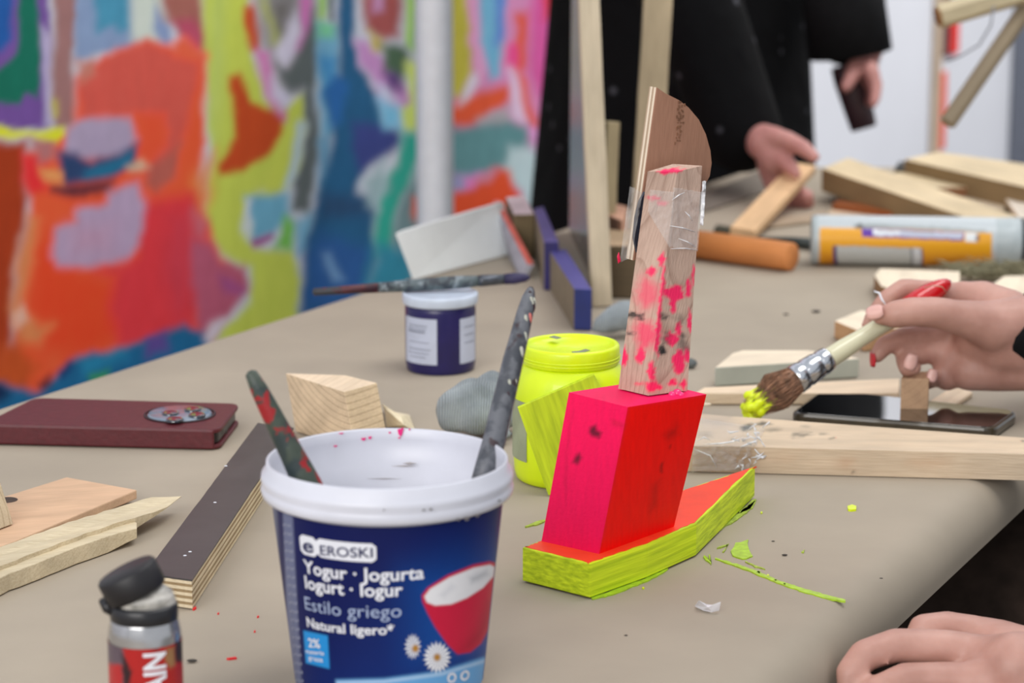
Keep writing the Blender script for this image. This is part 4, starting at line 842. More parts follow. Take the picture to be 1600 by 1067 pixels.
# ------------------------------------------------------------------ left phone in a maroon case
zt_ = .0145; BLc, BRc, FRc = G(54, 621, zt_), G(375, 630, zt_), G(343, 671, zt_); FLc = G(-28, 662, zt_)
ph = empty('phone', (BLc+FRc)/2-Vector((0, 0, zt_)), 'phone in a maroon leather folding case, round camera ring up', 'phone')
m_mar = plain('maroon_leather', (88, 26, 34), .5, .08, 250, bmp=.2, attr=None); m_pblk = plain('black_plastic', (26, 26, 30), .35)
def rrect(A, B, C, Dd, r, n=6):          # rounded corners of a world quad
    P = [A, B, C, Dd]; out = []
    for i in range(4):
        p = P[i]; q0 = P[i-1]; q1 = P[(i+1) % 4]; a = p+(q0-p).normalized()*r; b = p+(q1-p).normalized()*r
        for k in range(n+1): t = k/n; out.append(a*(1-t)**2+p*2*t*(1-t)+b*t*t)
    return out
def slab(poly, z0, z1, name, mat, parent, bevel=.0008, **k):
    return MB().prism([Vector((p.x, p.y, T+z0)) for p in poly], [Vector((p.x, p.y, T+z1)) for p in poly]).obj(name, mat, parent, bevel=bevel, **k)
Q = rrect(FLc, FRc, BRc, BLc, .009); 
slab(Q, .0112, .0145, 'case_cover', m_mar, ph, .0011); slab(Q, .0003, .0032, 'case_flap', m_mar, ph, .0011)
c_ = (FLc+FRc+BRc+BLc)/4; Qi = [c_+(p-c_)*.975 for p in Q]; slab(Qi, .0030, .0114, 'handset', m_pblk, ph, .002)
e1 = (FRc-FLc).normalized(); e2 = Vector((-e1.y, e1.x, 0))
sp0 = [FLc-e2*.0004, FRc-e1*.004-e2*.0004, FRc-e1*.004+e2*.0022, FLc+e2*.0022]; slab(sp0, .0005, .0140, 'case_spine', m_mar, ph, .0015)
lc = G(281, 648, zt_); 
MB().lathe([(.0215, -.002), (.0235, -.0010), (.0245, .0002), (.0245, .0008), (.0232, .0010)], (lc.x, lc.y, T+zt_), 64).obj('case_cutout', plain('dark_seam', (40, 18, 24), .5), ph)
MB().lathe([(0, .0018), (.0205, .0018), (.0218, .0012), (.0222, 0)][::-1], (lc.x, lc.y, T+zt_), 64).obj('camera_ring', plain('steel_blue_glass', (112, 128, 144), .2, .05, coat=.6), ph)['label'] = 'steel-grey camera disc'
for (u, v) in ((301, 641), (266, 647), (308, 650), (273, 657)):
    p = G(u, v, zt_+.0018); q = empty.__name__
    ln = MB().lathe([(0, .0012), (.0038, .0012), (.0052, .0016), (.0058, .0012), (.0060, 0)][::-1], (p.x, p.y, T+zt_+.0018), 32).obj('camera_lens', plain('dark_lens', (26, 34, 48), .08, .1, coat=1), ph)
pp = FRc.lerp(BRc, .32)+e1*.0; MB().lathe([(0, .0005), (.0016, .0005), (.0018, 0)][::-1], (pp.x-.0002, pp.y, T+.0072), 16, axis=e1).obj('earphone_socket', plain('socket_black', (8, 8, 10), .3), ph)
# right phone
zt2 = .0085; A_, B_, C_, D__ = G(1234, 644, zt2), G(1553, 669, zt2), G(1592, 641, zt2), G(1284, 607, zt2)
ph2 = empty('phone', (A_+C_)/2-Vector((0, 0, zt2)), 'dark glossy phone lying face up under the hand with the brush', 'phone')
Q = rrect(A_, B_, C_, D__, .010); c_ = (A_+B_+C_+D__)/4
slab(Q, .0004, zt2-.0003, 'phone_case', plain('olive_clear_case', (62, 54, 40), .3, .15, coat=.4), ph2, .0022)
Qi = [c_+(p-c_)*.965 for p in Q]; slab(Qi, zt2-.0006, zt2, 'screen', plain('black_glass', (10, 11, 14), .04, .02, bmp=0, coat=1), ph2, .0003)['label'] = 'glossy black screen'
p = G(1302, 616, zt2); 
# ------------------------------------------------------------------ left offcuts
m_w1 = wood((232, 210, 182), (190, 160, 125)); m_w2 = wood((214, 178, 146), (178, 140, 108), ringk=.2); m_w3 = wood((214, 200, 170), (168, 145, 108), period=.003, ringk=.5, fibre=.5)
m_w4 = wood((206, 188, 158), (140, 115, 82), period=.0042, centre=(0, .05, -.01), ringk=.8)
# dark-faced plywood strip, layer by layer
tp = [(226, 896), (300, 906), (459, 668), (403, 660)]
zt3 = .0168; st = empty('plywood_strip', G(330, 800), 'long plywood strip with a dark grey face and pale layered edges', 'plywood strip')
P4 = [G(u, v, zt3) for u, v in tp]; gdir = P4[2]-P4[1]; layers = 9
m_pl = [wood((222, 206, 176), (180, 160, 125), fibre=.5), wood((160, 138, 104), (120, 100, 72), fibre=.6)]
for k in range(layers):
    z0 = .0004+(zt3-.0014)*k/layers; z1 = .0004+(zt3-.0014)*(k+1)/layers; c_ = sum(P4, Vector())/4; s_ = 1 if k % 2 == 0 else .996
    P = [Vector((p.x, p.y, 0)) for p in P4]; j = [Vector((random.uniform(-.0003, .0003), random.uniform(-.0003, .0003), 0)) for _ in P]
    cc_ = Vector((c_.x, c_.y, 0)); ins_ = 0 if k % 2 == 0 else .0006
    P = [p+(cc_-p).normalized()*ins_+q for p, q in zip(P, j)]
    slab(P, z0, z1, 'ply_layer', m_pl[k % 2], st, 0, grain=gdir)
m_dk = plain('dark_film_face', (64, 60, 60), .45, .12, 30, attr=None)
edge = []
for i in range(4):
    p, q = P4[i], P4[(i+1) % 4]; kk = 30 if i in (1, 3) else 8
    for j in range(kk): edge.append(p.lerp(q, j/kk)+(c_-p.lerp(q, j/kk)).normalized()*abs(random.gauss(0, .0004)))
slab(edge, zt3-.0010, zt3, 'dark_face', m_dk, st, 0)['label'] = 'dark grey film face'
for (u, v) in ((336, 785), (297, 862), (289, 868), (353, 728)): MB().ball(G(u, v, zt3), .0008, seg=8, rings=5, sq=(1.4, 1, .5)).obj('pale_speck', m_wink, st)
flatpoly([(104, 745), (214, 765), (22, 846), (-90, 884), (-150, 850), (-40, 790)], .0085, .006, 'wood_plate', m_w2, 'thin pinkish-brown wood plate at the left beside the splintered stick', 'wood piece', grain=(1, .3, 0))
WO_last = bpy.data.objects['wood_plate.001'] if 'wood_plate.001' in bpy.data.objects else None
# a knot on it
kn = G(10, 781, .0086); 
if WO_last: MB().lathe([(0, .0002), (.006, .0002), (.007, 0)][::-1], kn, 20).obj('knot', plain('dark_knot', (70, 55, 45), .7, .3), WO_last)
def splinter(px, z0, z1, name, mat, parent, seed, zt_tip=0):
    random.seed(seed); P = []
    n = len(px)
    for i in range(n):
        a, b = px[i], px[(i+1) % n]; k = max(1, int(math.hypot(b[0]-a[0], b[1]-a[1])/14))
        for q in range(k): P.append((a[0]+(b[0]-a[0])*q/k+random.uniform(-1.2, 1.2), a[1]+(b[1]-a[1])*q/k+random.uniform(-1, 1)))
    top = [G(u, v, z1-max(0, u-215)*.00004) for u, v in P]; bot = [Vector((p.x+random.uniform(-.0005, .0005), p.y, T+z0+(z1-z0)*max(0, min(.8, (q[0]-170)/120)))) for p, q in zip(top, P)]
    return MB().prism(bot, top).obj(name, mat, parent, grain=(1, .45, 0), bevel=.0005)
sp = empty('splintered_stick', G(100, 860), 'pale splintered softwood stick with a torn pointed end, lower left', 'wood piece')
splinter([(-120, 912), (0, 855), (120, 812), (236, 776), (282, 777), (262, 792), (240, 800), (196, 813), (120, 838), (0, 884), (-120, 935)], .003, .013, 'upper_splinter', m_w3, sp, 1)
splinter([(-120, 932), (0, 882), (100, 846), (190, 815), (200, 812), (214, 816), (214, 824), (184, 832), (150, 843), (60, 878), (0, 902), (-120, 955)], .0003, .0105, 'lower_splinter', m_w3, sp, 2)
top = [G(-2, 745, .036), G(-60, 770, .036), G(-100, 745, .036), G(-40, 728, .036)]; bot = [G(22, 842, .0), G(-40, 866, .0), G(-80, 838, 0), G(-20, 818, 0)]
bot = [Vector((p.x, p.y, T+.0092)) for p in bot]
tag(MB().prism(bot, top).obj('wood_offcut', m_w4, grain=(1, 0, .1), bevel=.0006), 'ridged block standing on the pinkish plate at the left border', 'wood piece')
# tapered end-grain block and piece behind
hz = .040; top = [G(446, 583, hz), G(538, 612, hz), G(589, 598, hz), G(540, 586, hz)]; bot = [G(462, 674, .0005), G(556, 706, .0005), G(607, 692, .0005), G(560, 674, .0005)]
m_end = wood((224, 200, 168), (128, 98, 72), period=.0046, centre=(0, .012, -.062), ringk=.8)
o = MB().prism(bot, top, 0, 1).obj('wood_block', [m_end, m_w1], grain=(.35, 1, 0), bevel=.0005); tag(o, 'tapered softwood block with curved grain behind the tub', 'wood piece')
o = MB().prism([G(604, 668, .0005), G(650, 676, .0005), G(640, 648, .0005), G(600, 640, .0005)], [G(604, 640, .014), G(631, 664, .012), G(627, 650, .013), G(596, 630, .016)]).obj('wood_offcut', wood((236, 222, 190), (176, 150, 112), period=.003, ringk=.7), grain=(1, -.5, 0), bevel=.0005)
tag(o, 'pale jagged offcut just behind the tapered block', 'wood piece')

# ------------------------------------------------------------------ mid-left clutter: white block, red-edged panel, blue beams, uprights
yb_ = G(644, 438)
def leanbox(bn, bf, tn, tf, th, name, mat, lbl, cat, mats=None, mtop=None, bevel=.001, grain=None):
    """a board standing on its long edge: bottom near/far, top near/far, thickness vector"""
    th = Vector(th); mb = MB(); mb.add([bn, bf, tf, tn, bn+th, bf+th, tf+th, tn+th], [[0, 1, 2, 3], [4, 7, 6, 5], [0, 4, 5, 1], [2, 6, 7, 3], [1, 5, 6, 2], [0, 3, 7, 4]], [0, 0, 0, mtop or 0, 0, 0])
    o = mb.obj(name, mats or mat, bevel=bevel, grain=grain or (bf-bn)); bm = bmesh.new(); bm.from_mesh(o.data); bmesh.ops.recalc_face_normals(bm, faces=bm.faces); bm.to_mesh(o.data); bm.free()
    return tag(o, lbl, cat)
bn = G(645, 439); bf = G(806, 396); tn = D(617, 364, bn.y-.004); tf = D(775, 318, bf.y+.002)
m_wht = plain('white_gesso', (246, 250, 250), .6, .03, 20)
leanbox(bn+Vector((0, 0, .0005)), bf+Vector((0, 0, .0005)), tn, tf, (.006, .016, .0), 'white_block', m_wht, 'white-painted flat wood piece standing on edge left of the leaning panels', 'wood piece')
bn = G(812, 436)+Vector((0, 0, .0005)); bf = G(786, 385)+Vector((0, 0, .0005)); tn = D(824, 413, bn.y); tf = D(771, 312, bf.y+.0)
leanbox(bn, bf, tn, tf, (.006, .0, .0), 'red_edged_panel', None, 'thin grey panel with a red painted edge, leaning beside the white piece', 'panel', [plain('grey_panel_paint', (150, 148, 158), .6, .12, 40, attr=None), plain('coral_edge_paint', (208, 96, 80), .6, .15, 60)], 1, .0004)
top = [G(803, 335, .042), G(835, 334, .042), G(820, 305, .042), G(790, 308, .042)]; bot = [Vector((p.x, p.y, T+.0005)) for p in top]
tag(MB().prism(bot, top, 0, 1).obj('wood_block', [wood((112, 96, 70), (80, 66, 48)), plain('pinkish_white_paint', (216, 196, 200), .6, .08, 60)], bevel=.001), 'upright wood block with a whitish top between the red-edged panel and blue beams', 'wood piece')
m_blue = plain('blue_side_paint', (20, 36, 104), .5, .08); m_bluetop = plain('violet_blue_paint', (70, 66, 132), .55, .08, 30); m_umb = wood((128, 116, 96), (100, 88, 72))
hz = .0345; a, b, c, d_ = G(897, 451, hz), G(925, 452, hz), G(884, 389, hz), G(857, 389, hz)
tp_ = [a, b, c, d_]; bt_ = [Vector((p.x, p.y, T+.0005)) for p in tp_]
tag(MB().prism(bt_, tp_, 0, 1, [2, 0, 0, 0]).obj('blue_beam', [m_umb, m_bluetop, m_blue], bevel=.0006), 'nearer blue-topped beam with a deep blue end face', 'wood beam')
tp_ = [G(850, 378, .043), G(873, 378, .043), G(849, 322, .043), G(834, 326, .043)]; bt_ = [Vector((p.x, p.y, T+.0005)) for p in tp_]
tag(MB().prism(bt_, tp_, 0, 1, [2, 0, 0, 0]).obj('blue_beam', [m_umb, plain('dusty_violet_paint', (90, 80, 140), .6, .08, 30), plain('dark_violet', (40, 32, 96), .5)], bevel=.0006), 'farther dusty violet beam behind the nearer blue one', 'wood beam')
# dark glossy panel standing behind
q0 = G(889, 362)+Vector((0, 0, .0005)); q1 = G(932, 455)+Vector((0, 0, .0005)); hh = Vector((.004, .02, .62))
leanbox(q1, q0, q1+hh+Vector((-.01, 0, 0)), q0+hh, (.004, .001, 0), 'dark_panel', plain('dark_gloss_board', (58, 60, 66), .18, .1), 'tall dark glossy panel standing behind the first pale upright', 'panel')
def stick(px_bot, px_top, y0, y1, w, dth, name, mat, lbl, cat='stick', rot=.0, end=None):
    a = D(*px_bot, y0); b = D(*px_top, y1); ax = (b-a).normalized(); X = Vector((math.cos(rot), math.sin(rot), 0)); X = (X-ax*X.dot(ax)).normalized(); Y = ax.cross(X)
    q = [(-w/2, -dth/2), (w/2, -dth/2), (w/2, dth/2), (-w/2, dth/2)]
    mb = MB(); n = 10; 
    vs = [a.lerp(b, k/n)+X*(i+random.uniform(-.0003, .0003))+Y*j for k in range(n+1) for i, j in q]; fs = [[3, 2, 1, 0], [4*n+k for k in range(4)]]
    for k in range(n):
        for i in range(4): fs.append([4*k+i, 4*k+(i+1) % 4, 4*k+4+(i+1) % 4, 4*k+4+i])
    o = mb.add(vs, fs).obj(name, mat, grain=ax, bevel=.0008)
    bm = bmesh.new(); bm.from_mesh(o.data); bmesh.ops.recalc_face_normals(bm, faces=bm.faces); bm.to_mesh(o.data); bm.free()
    return tag(o, lbl, cat) if lbl else o
m_up = wood((196, 182, 158), (160, 142, 115), ringk=.25); m_up2 = wood((186, 168, 138), (150, 130, 100), ringk=.3, centre=(0, .05, .0)); m_up3 = wood((176, 160, 126), (140, 122, 92), ringk=.3, centre=(0, .06, .0))
y_ = G(940, 480).y+.006
stick((940, 478), (918, -40), y_, y_+.03, .0172, .012, 'wooden_upright', m_up, 'tall pale wooden upright in front of the dark glossy panel', rot=.12)
stick((943, 400), (952, 190), y_+.14, y_+.15, .014, .014, 'wooden_upright', m_up3, 'shorter square wooden upright just behind the first tall one', rot=.6)
stick((1003, 430), (1030, -40), y_+.2, y_+.24, .0265, .014, 'wooden_upright', m_up2, 'tall wide wooden upright rising behind the plywood fin', rot=.0)
m_brn = wood((92, 78, 58), (66, 54, 40))
tp_ = [G(950, 384, .046), G(1000, 384, .046), G(1000, 360, .046), G(952, 358, .046)]; bt_ = [Vector((p.x, p.y, T+.0005)) for p in tp_]
tag(MB().prism(bt_, tp_, 0, 1).obj('wood_block', [m_brn, wood((176, 150, 120), (140, 115, 90))], bevel=.0008), 'dark brown block standing between the pale uprights and the post', 'wood piece')
tp_ = [G(946, 334, .055), G(972, 345, .055), G(980, 322, .055), G(952, 316, .055)]; bt_ = [Vector((p.x, p.y, T+.0005)) for p in tp_]
tag(MB().prism(bt_, tp_).obj('wood_block', wood((206, 160, 136), (170, 120, 96)), bevel=.0008), 'small pinkish block peeking out left of the plywood fin', 'wood piece')

# ------------------------------------------------------------------ right: planks and offcuts
m_plank = woodpaint((218, 196, 168), (176, 146, 112), period=.006, ringk=.2, fibre=.25)
pl_top = [G(1072, 696, .0178), G(1740, 713, .0178), G(1740, 690, .0178), G(1085, 646, .0178)]
pl_top[2] = G(1740, 694, .0178)
pl_bot = [Vector((p.x, p.y, T+.0004)) for p in pl_top]
SM = (52, 58, 52)
plankl = [(blot(1165, 667, 9, 5, j=.5), (25, 25, 28), 3), (blot(1190, 663, 14, 3, j=.5), SM, 3, .8), (blot(1207, 671, 10, 3, j=.5), SM, 4, .6), (blot(1255, 678, 16, 3, j=.5), SM, 3, .7), (blot(1285, 677, 6, 2, j=.5), SM, 3, .7), (blot(1260, 667, 9, 2), SM, 3, .5), (blot(1300, 684, 4, 2), SM, 2, .7), (blot(1245, 681, 10, 2, j=.5), SM, 3, .6), (blot(1100, 680, 20, 4, j=.5), (90, 90, 92), 6, .5), (blot(1140, 650, 10, 2), SM, 3, .4),
 (blot(1120, 660, 30, 16), (150, 146, 148), 18, .45), ([(1078, 697), (1180, 697), (1180, 745), (1078, 745)], (128, 96, 72), 8, .55), (blot(1320, 725, 14, 8), (186, 130, 92), 12, .5), (blot(1450, 722, 40, 6), (196, 150, 112), 14, .5), (blot(1334, 738, 3, 1.5), (60, 55, 50), 2, .8), (blot(1600, 690, 5, 2), (60, 60, 60), 2, .7), (blot(1225, 716, 20, 6), (188, 140, 104), 14, .4)]
PLK = empty('long_plank', (pl_top[0]+pl_top[2])/2-Vector((0, 0, .0178)), 'long pale plank with dark smears and clear tape at its left end', 'plank')
printed_box(pl_bot, pl_top, [(255, 0, 0)]*6, plankl, 'board', m_plank, PLK, res=.0022, warp=3, wscale=7, alpha0=0, grain=pl_top[1]-pl_top[0])
def plk_front(u, v): p = D(u, v, pl_top[0].y-.0015); return p
tapeface([(1080, 735), (1170, 732), (1178, 696), (1082, 697)], plk_front, 30, 14, .003, parent=PLK)
tapeface([(1082, 697), (1180, 696), (1196, 668), (1092, 652)], lambda u, v: G(u, v, .0188), 30, 14, .0012, parent=PLK)
mb = MB(); random.seed(11)
for k in range(26):
    u = random.gauss(1172, 10); v = random.uniform(668, 735); p = D(u, v, pl_top[0].y-.003-random.random()*.004) if v > 692 else G(u, v, .019+random.random()*.006)
    q = p+Vector((random.uniform(-.006, .006), random.uniform(-.001, .001), random.uniform(-.006, .004))); r = q+Vector((random.uniform(-.004, .004), 0, random.uniform(-.004, .004)))
    mb.tube([p, q, r], [.0003, .0009, .0001], 5)
mb.obj('tape_glints', plain('white_tape_glint', (225, 226, 230), .2, .1, 200), PLK)['kind'] = 'stuff'  # white highlights of the clear film, put in as white strands
for (uv) in ([(1100, 694), (1125, 693), (1145, 690), (1162, 683)], [(1082, 700), (1110, 712), (1120, 730)], [(1150, 722), (1165, 726), (1178, 730)], [(1088, 690), (1100, 683), (1110, 688)], [(1185, 680), (1192, 694), (1200, 703)]):
    MB().tube([D(u, v, pl_top[0].y-.003) for u, v in uv], [.0001]+[.0006]*(len(uv)-2)+[.0001], 6).obj('tape_crease', m_foil, PLK)  # highlights along the clear film's creases, put into the white colour

def prismpx(top_px, hz, name, mat, lbl, bot_z=.0005, cat='wood piece', **k):
    top = [G(u, v, hz) for u, v in top_px]; bot = [Vector((p.x, p.y, T+bot_z)) for p in top]
    e = [(top[(i+1) % len(top)]-top[i]) for i in range(len(top))]; g = max(e, key=lambda q: q.length)
    return tag(MB().prism(bot, top, *k.get('mi', (0,))).obj(name, mat, grain=k.get('grain', g), bevel=k.get('bevel', .0008)), lbl, cat)
m_pale = wood((236, 220, 196), (205, 184, 156), ringk=.2); m_grey = plain('grey_green_paint', (176, 180, 168), .6, .06, 30)
prismpx([(1117, 574), (1343, 560), (1310, 552), (1262, 547), (1160, 547), (1145, 551)], .0150, 'painted_block', [m_grey, m_pale], 'pale wood wedge with grey painted sides beyond the brush tip', mi=(0, 1))
prismpx([(1085, 614), (1404, 614), (1406, 591), (1100, 605)], .009, 'wood_strip', m_w1, 'flat light slat lying behind the phone, right of the pink block')
prismpx([(1408, 592), (1452, 592), (1452, 580), (1412, 580)], .030, 'wood_block', wood((196, 160, 128), (150, 115, 86)), 'square brown block standing below the curled fingers')
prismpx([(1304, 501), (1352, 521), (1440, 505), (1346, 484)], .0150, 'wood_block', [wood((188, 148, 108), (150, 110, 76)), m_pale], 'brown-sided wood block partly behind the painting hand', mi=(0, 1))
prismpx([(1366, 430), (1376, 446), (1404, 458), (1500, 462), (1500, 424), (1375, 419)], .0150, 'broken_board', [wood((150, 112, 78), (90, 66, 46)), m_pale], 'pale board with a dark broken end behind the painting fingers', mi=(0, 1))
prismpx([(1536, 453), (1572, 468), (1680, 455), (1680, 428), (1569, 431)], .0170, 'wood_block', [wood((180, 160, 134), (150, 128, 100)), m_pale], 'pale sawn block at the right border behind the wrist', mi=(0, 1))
prismpx([(1450, 628), (1480, 640), (1520, 612), (1490, 602)], .004, 'wood_shim', m_w1, 'thin pale shim beside the phone below the palm')
mb = MB(); mb.add([G(1148, 628, .0092)-Vector((.006, 0, 0)), G(1100, 628, .0092), G(1104, 622, .011)], [[0, 1, 2]])
tag(MB().ball(G(1104, 634, .0185)+Vector((0, 0, .001)), .0022, seg=7, rings=4, sq=(1.6, .8, .5)).obj('wood_chip', m_pale), 'tiny pale wood chip on the long plank near the pink block', 'wood chip')
# orange dowel
ax0, ax1 = D(1238, 407, G(1240, 428).y+.013), D(1040, 383, G(1040, 401).y+.013); ax0.z = ax1.z = T+.0132
d = (ax1-ax0).normalized()
o = MB().lathe([(0, 0), (.0115, 0), (.0128, .0012), (.0131, .02), (.0131, (ax1-ax0).length), (0, (ax1-ax0).length)], ax0, 40, axis=d).obj('round_dowel', wood((206, 134, 78), (180, 108, 60), ringk=.1, fibre=.25), grain=d); tag(o, 'orange-brown round wooden dowel behind the sculpture post', 'dowel')
# dark stick
a = D(1152, 372, G(1152, 377).y); a.z = T+.0035; b = D(1285, 379, G(1280, 392).y); b.z = T+.0062
o = MB().tube([a, a.lerp(b, .3), a.lerp(b, .6), b], [.0012, .0028, .0046, .0058], 14).obj('tapered_stick', plain('black_green_paint', (26, 36, 34), .5, .2)); tag(o, 'dark tapered stick between the dowel and the sealant tube', 'stick')
# sealant cartridge
g0, g1 = G(1270, 419), G(1600, 424); rr = .0225
a = Vector((g0.x, g0.y+rr*.95, T+rr+.0004)); b = Vector((g1.x, g1.y+rr*.95, T+rr+.0004)); d = (b-a).normalized(); L_ = .190; b = a+d*L_
CT = empty('sealant_cartridge', (a+b)/2-Vector((0, 0, rr)), 'white and orange-yellow sealant tube lying with its label towards us', 'sealant tube')
m_cw = plain('white_cartridge_plastic', (172, 182, 185), .35, .04)
MB().lathe([(0, .004), (.019, .004), (.0200, .0), (.0218, .001), (.0225, .004), (.0222, L_-.014), (.0225, L_-.012), (.0225, L_-.002), (.0205, L_), (0, L_)], a, 56, axis=d).obj('barrel', m_cw, CT)
MB().lathe([(.0105, 0), (.0105, .006), (.0125, .0065), (.0135, .0068), (.0135, .03), (.011, .032), (0, .032)], a+d*L_, 32, axis=d).obj('cap', plain('red_cap_plastic', (214, 52, 40), .4), CT)
MB().lathe([(.0222, 0), (.0222, .004), (.0135, .0042)], a+d*(L_-.001), 40, axis=d).obj('collar', plain('dark_collar', (45, 48, 55), .4), CT)
P1a, _ = proj([a+d*.001]); 
def cart(t, an): X = Vector((0, -1, 0)); X = (X-d*X.dot(d)).normalized(); Z = d.cross(X); Z = Z if Z.z > 0 else -Z; return a+d*t+(X*math.cos(an)+Z*math.sin(an))*.02275
mb = MB(); nt_, na_ = 300, 110; vs = [cart(.006+(L_-.030)*i/nt_, -1.7+3.25*j/na_) for j in range(na_+1) for i in range(nt_+1)]; fs = [[j*(nt_+1)+i, j*(nt_+1)+i+1, (j+1)*(nt_+1)+i+1, (j+1)*(nt_+1)+i] for j in range(na_) for i in range(nt_)]
mb.add(vs, fs, 0, True); U, V = proj(mb.v)
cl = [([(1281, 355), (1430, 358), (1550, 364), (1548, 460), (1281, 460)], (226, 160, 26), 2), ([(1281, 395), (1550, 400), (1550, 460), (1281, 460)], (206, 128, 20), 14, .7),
 ([(1347, 356), (1507, 363), (1505, 376), (1347, 370)], (110, 50, 140), 1.5), ([(1364, 358), (1505, 364), (1503, 373), (1364, 368)], (190, 196, 214), 1.5), ([(1347, 356), (1363, 357), (1363, 369), (1347, 369)], (88, 34, 160), 1.5), ([(1365, 359), (1406, 361), (1406, 367), (1365, 366)], (232, 238, 244), 2), ([(1370, 360), (1460, 362), (1460, 364), (1370, 362)], (60, 60, 70), 1.5, .7),
 ([(1508, 363), (1528, 364), (1526, 378), (1508, 377)], (226, 230, 232), 2), ([(1525, 366), (1532, 366), (1529, 377), (1524, 377)], (70, 50, 90), 2, .7),
 ([(1301, 384), (1442, 388), (1442, 440), (1304, 440)], (80, 50, 110), 2), ([(1307, 384), (1438, 388), (1440, 440), (1312, 440)], (186, 188, 186), 2), ([(1425, 388), (1439, 388), (1440, 440), (1426, 440)], (205, 208, 212), 2), ([(1423, 388), (1426, 388), (1427, 440), (1424, 440)], (110, 112, 118), 1.5),
 (blot(1470, 412, 18, 7), (90, 54, 20), 8, .6), (blot(1500, 406, 12, 6), (110, 64, 20), 8, .5), (blot(1343, 354, 8, 4), (30, 36, 36), 3, .9), ([(1350, 350), (1480, 355), (1540, 360), (1540, 363), (1480, 360), (1350, 356)], (90, 100, 100), 3, .7)]
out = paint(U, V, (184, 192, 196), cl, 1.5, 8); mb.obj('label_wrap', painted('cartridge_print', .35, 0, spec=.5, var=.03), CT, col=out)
# frayed straw
m_str = plain('frayed_straw', (138, 132, 104), .8, .25, 300)
c = G(1565, 442); mb = MB(); random.seed(21)
for k in range(260):
    x = c.x+random.gauss(0, .018); y = c.y+random.uniform(.0, .022); h0 = random.uniform(.002, .008); an = random.uniform(-.5, .6)+.3
    l = random.uniform(.012, .034); p = Vector((x, y, T+h0)); e = p+Vector((-math.cos(an)*l*random.choice([1, 1, -1]), random.uniform(-.01, .01), abs(math.sin(an))*l*.6))
    e.z = max(e.z, T+.001); m_ = (p+e)/2+Vector((0, 0, random.uniform(.001, .006))); mb.tube([p, m_, e], [.0006, .0006, .0002], 4, caps=False)
o = mb.obj('straw_tuft', m_str); tag(o, 'tangle of frayed greenish straw in front of the sealant tube', 'straw', kind='stuff')

# ------------------------------------------------------------------ far pile
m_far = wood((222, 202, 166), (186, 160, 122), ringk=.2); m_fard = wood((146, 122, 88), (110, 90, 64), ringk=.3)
def beam3(px, ys, thick, name, mats, lbl, cat='wood piece'):
    """top face given by four pixels and their distances; thickness straight down"""
    top = [D(u, v, y) for (u, v), y in zip(px, ys)]; bot = [p-Vector((0, 0, thick)) for p in top]
    return tag(MB().prism(bot, top, 0, 1).obj(name, mats, grain=top[1]-top[0], bevel=.001), lbl, cat)
yf = lambda v, z=0: G(800, v, z).y
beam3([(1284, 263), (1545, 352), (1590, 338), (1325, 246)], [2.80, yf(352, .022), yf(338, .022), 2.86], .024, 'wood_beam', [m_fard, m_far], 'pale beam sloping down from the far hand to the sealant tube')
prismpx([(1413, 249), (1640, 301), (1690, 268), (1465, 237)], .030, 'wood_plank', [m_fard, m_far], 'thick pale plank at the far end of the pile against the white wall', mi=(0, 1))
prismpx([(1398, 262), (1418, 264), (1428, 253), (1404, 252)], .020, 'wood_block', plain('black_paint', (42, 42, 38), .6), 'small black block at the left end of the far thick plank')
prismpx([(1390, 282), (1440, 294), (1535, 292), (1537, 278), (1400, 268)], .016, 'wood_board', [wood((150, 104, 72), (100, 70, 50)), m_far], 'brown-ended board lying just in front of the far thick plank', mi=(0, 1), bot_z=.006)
prismpx([(1430, 322), (1570, 326), (1560, 300), (1480, 296)], .006, 'wood_board', wood((206, 188, 164), (170, 150, 124)), 'flat greyish board between the sloping beam and white slat')
prismpx([(1566, 302), (1600, 352), (1640, 352), (1590, 299)], .014, 'wood_strip', [m_w1, wood((226, 214, 198), (196, 180, 160))], 'whitish slat angled at the right border behind the sealant tube', mi=(0, 1), bot_z=.008)
prismpx([(1470, 345), (1640, 352), (1640, 340), (1500, 330)], .007, 'wood_strip', wood((220, 190, 152), (186, 150, 112)), 'thin tan slat directly behind the right end of the sealant tube')
prismpx([(1300, 318), (1500, 345), (1500, 338), (1310, 312)], .010, 'wood_strip', wood((150, 84, 42), (110, 60, 32)), 'thin rust-brown strip under the sloping beam')
prismpx([(1290, 336), (1460, 350), (1470, 342), (1300, 324)], .004, 'wood_board', wood((206, 184, 158), (176, 150, 120)), 'thin pale board under the sloping beam in front of the rust-brown strip')
prismpx([(1115, 357), (1140, 362), (1145, 354), (1120, 350)], .006, 'wood_chip', plain('olive_paint', (60, 58, 40), .7), 'small dark olive chip left of the held slat')
prismpx([(1200, 352), (1300, 340), (1290, 330), (1215, 340)], .004, 'wood_board', wood((176, 156, 134), (140, 120, 98)), 'shaded thin board under the held slat')
prismpx([(1095, 330), (1215, 292), (1225, 275), (1180, 268), (1085, 310)], .003, 'grey_cloth', plain('grey_brown_cloth', (128, 118, 108), .9, .1, 60, attr=None), 'flat grey-brown cloth at the far table edge below the standing person', cat='cloth')
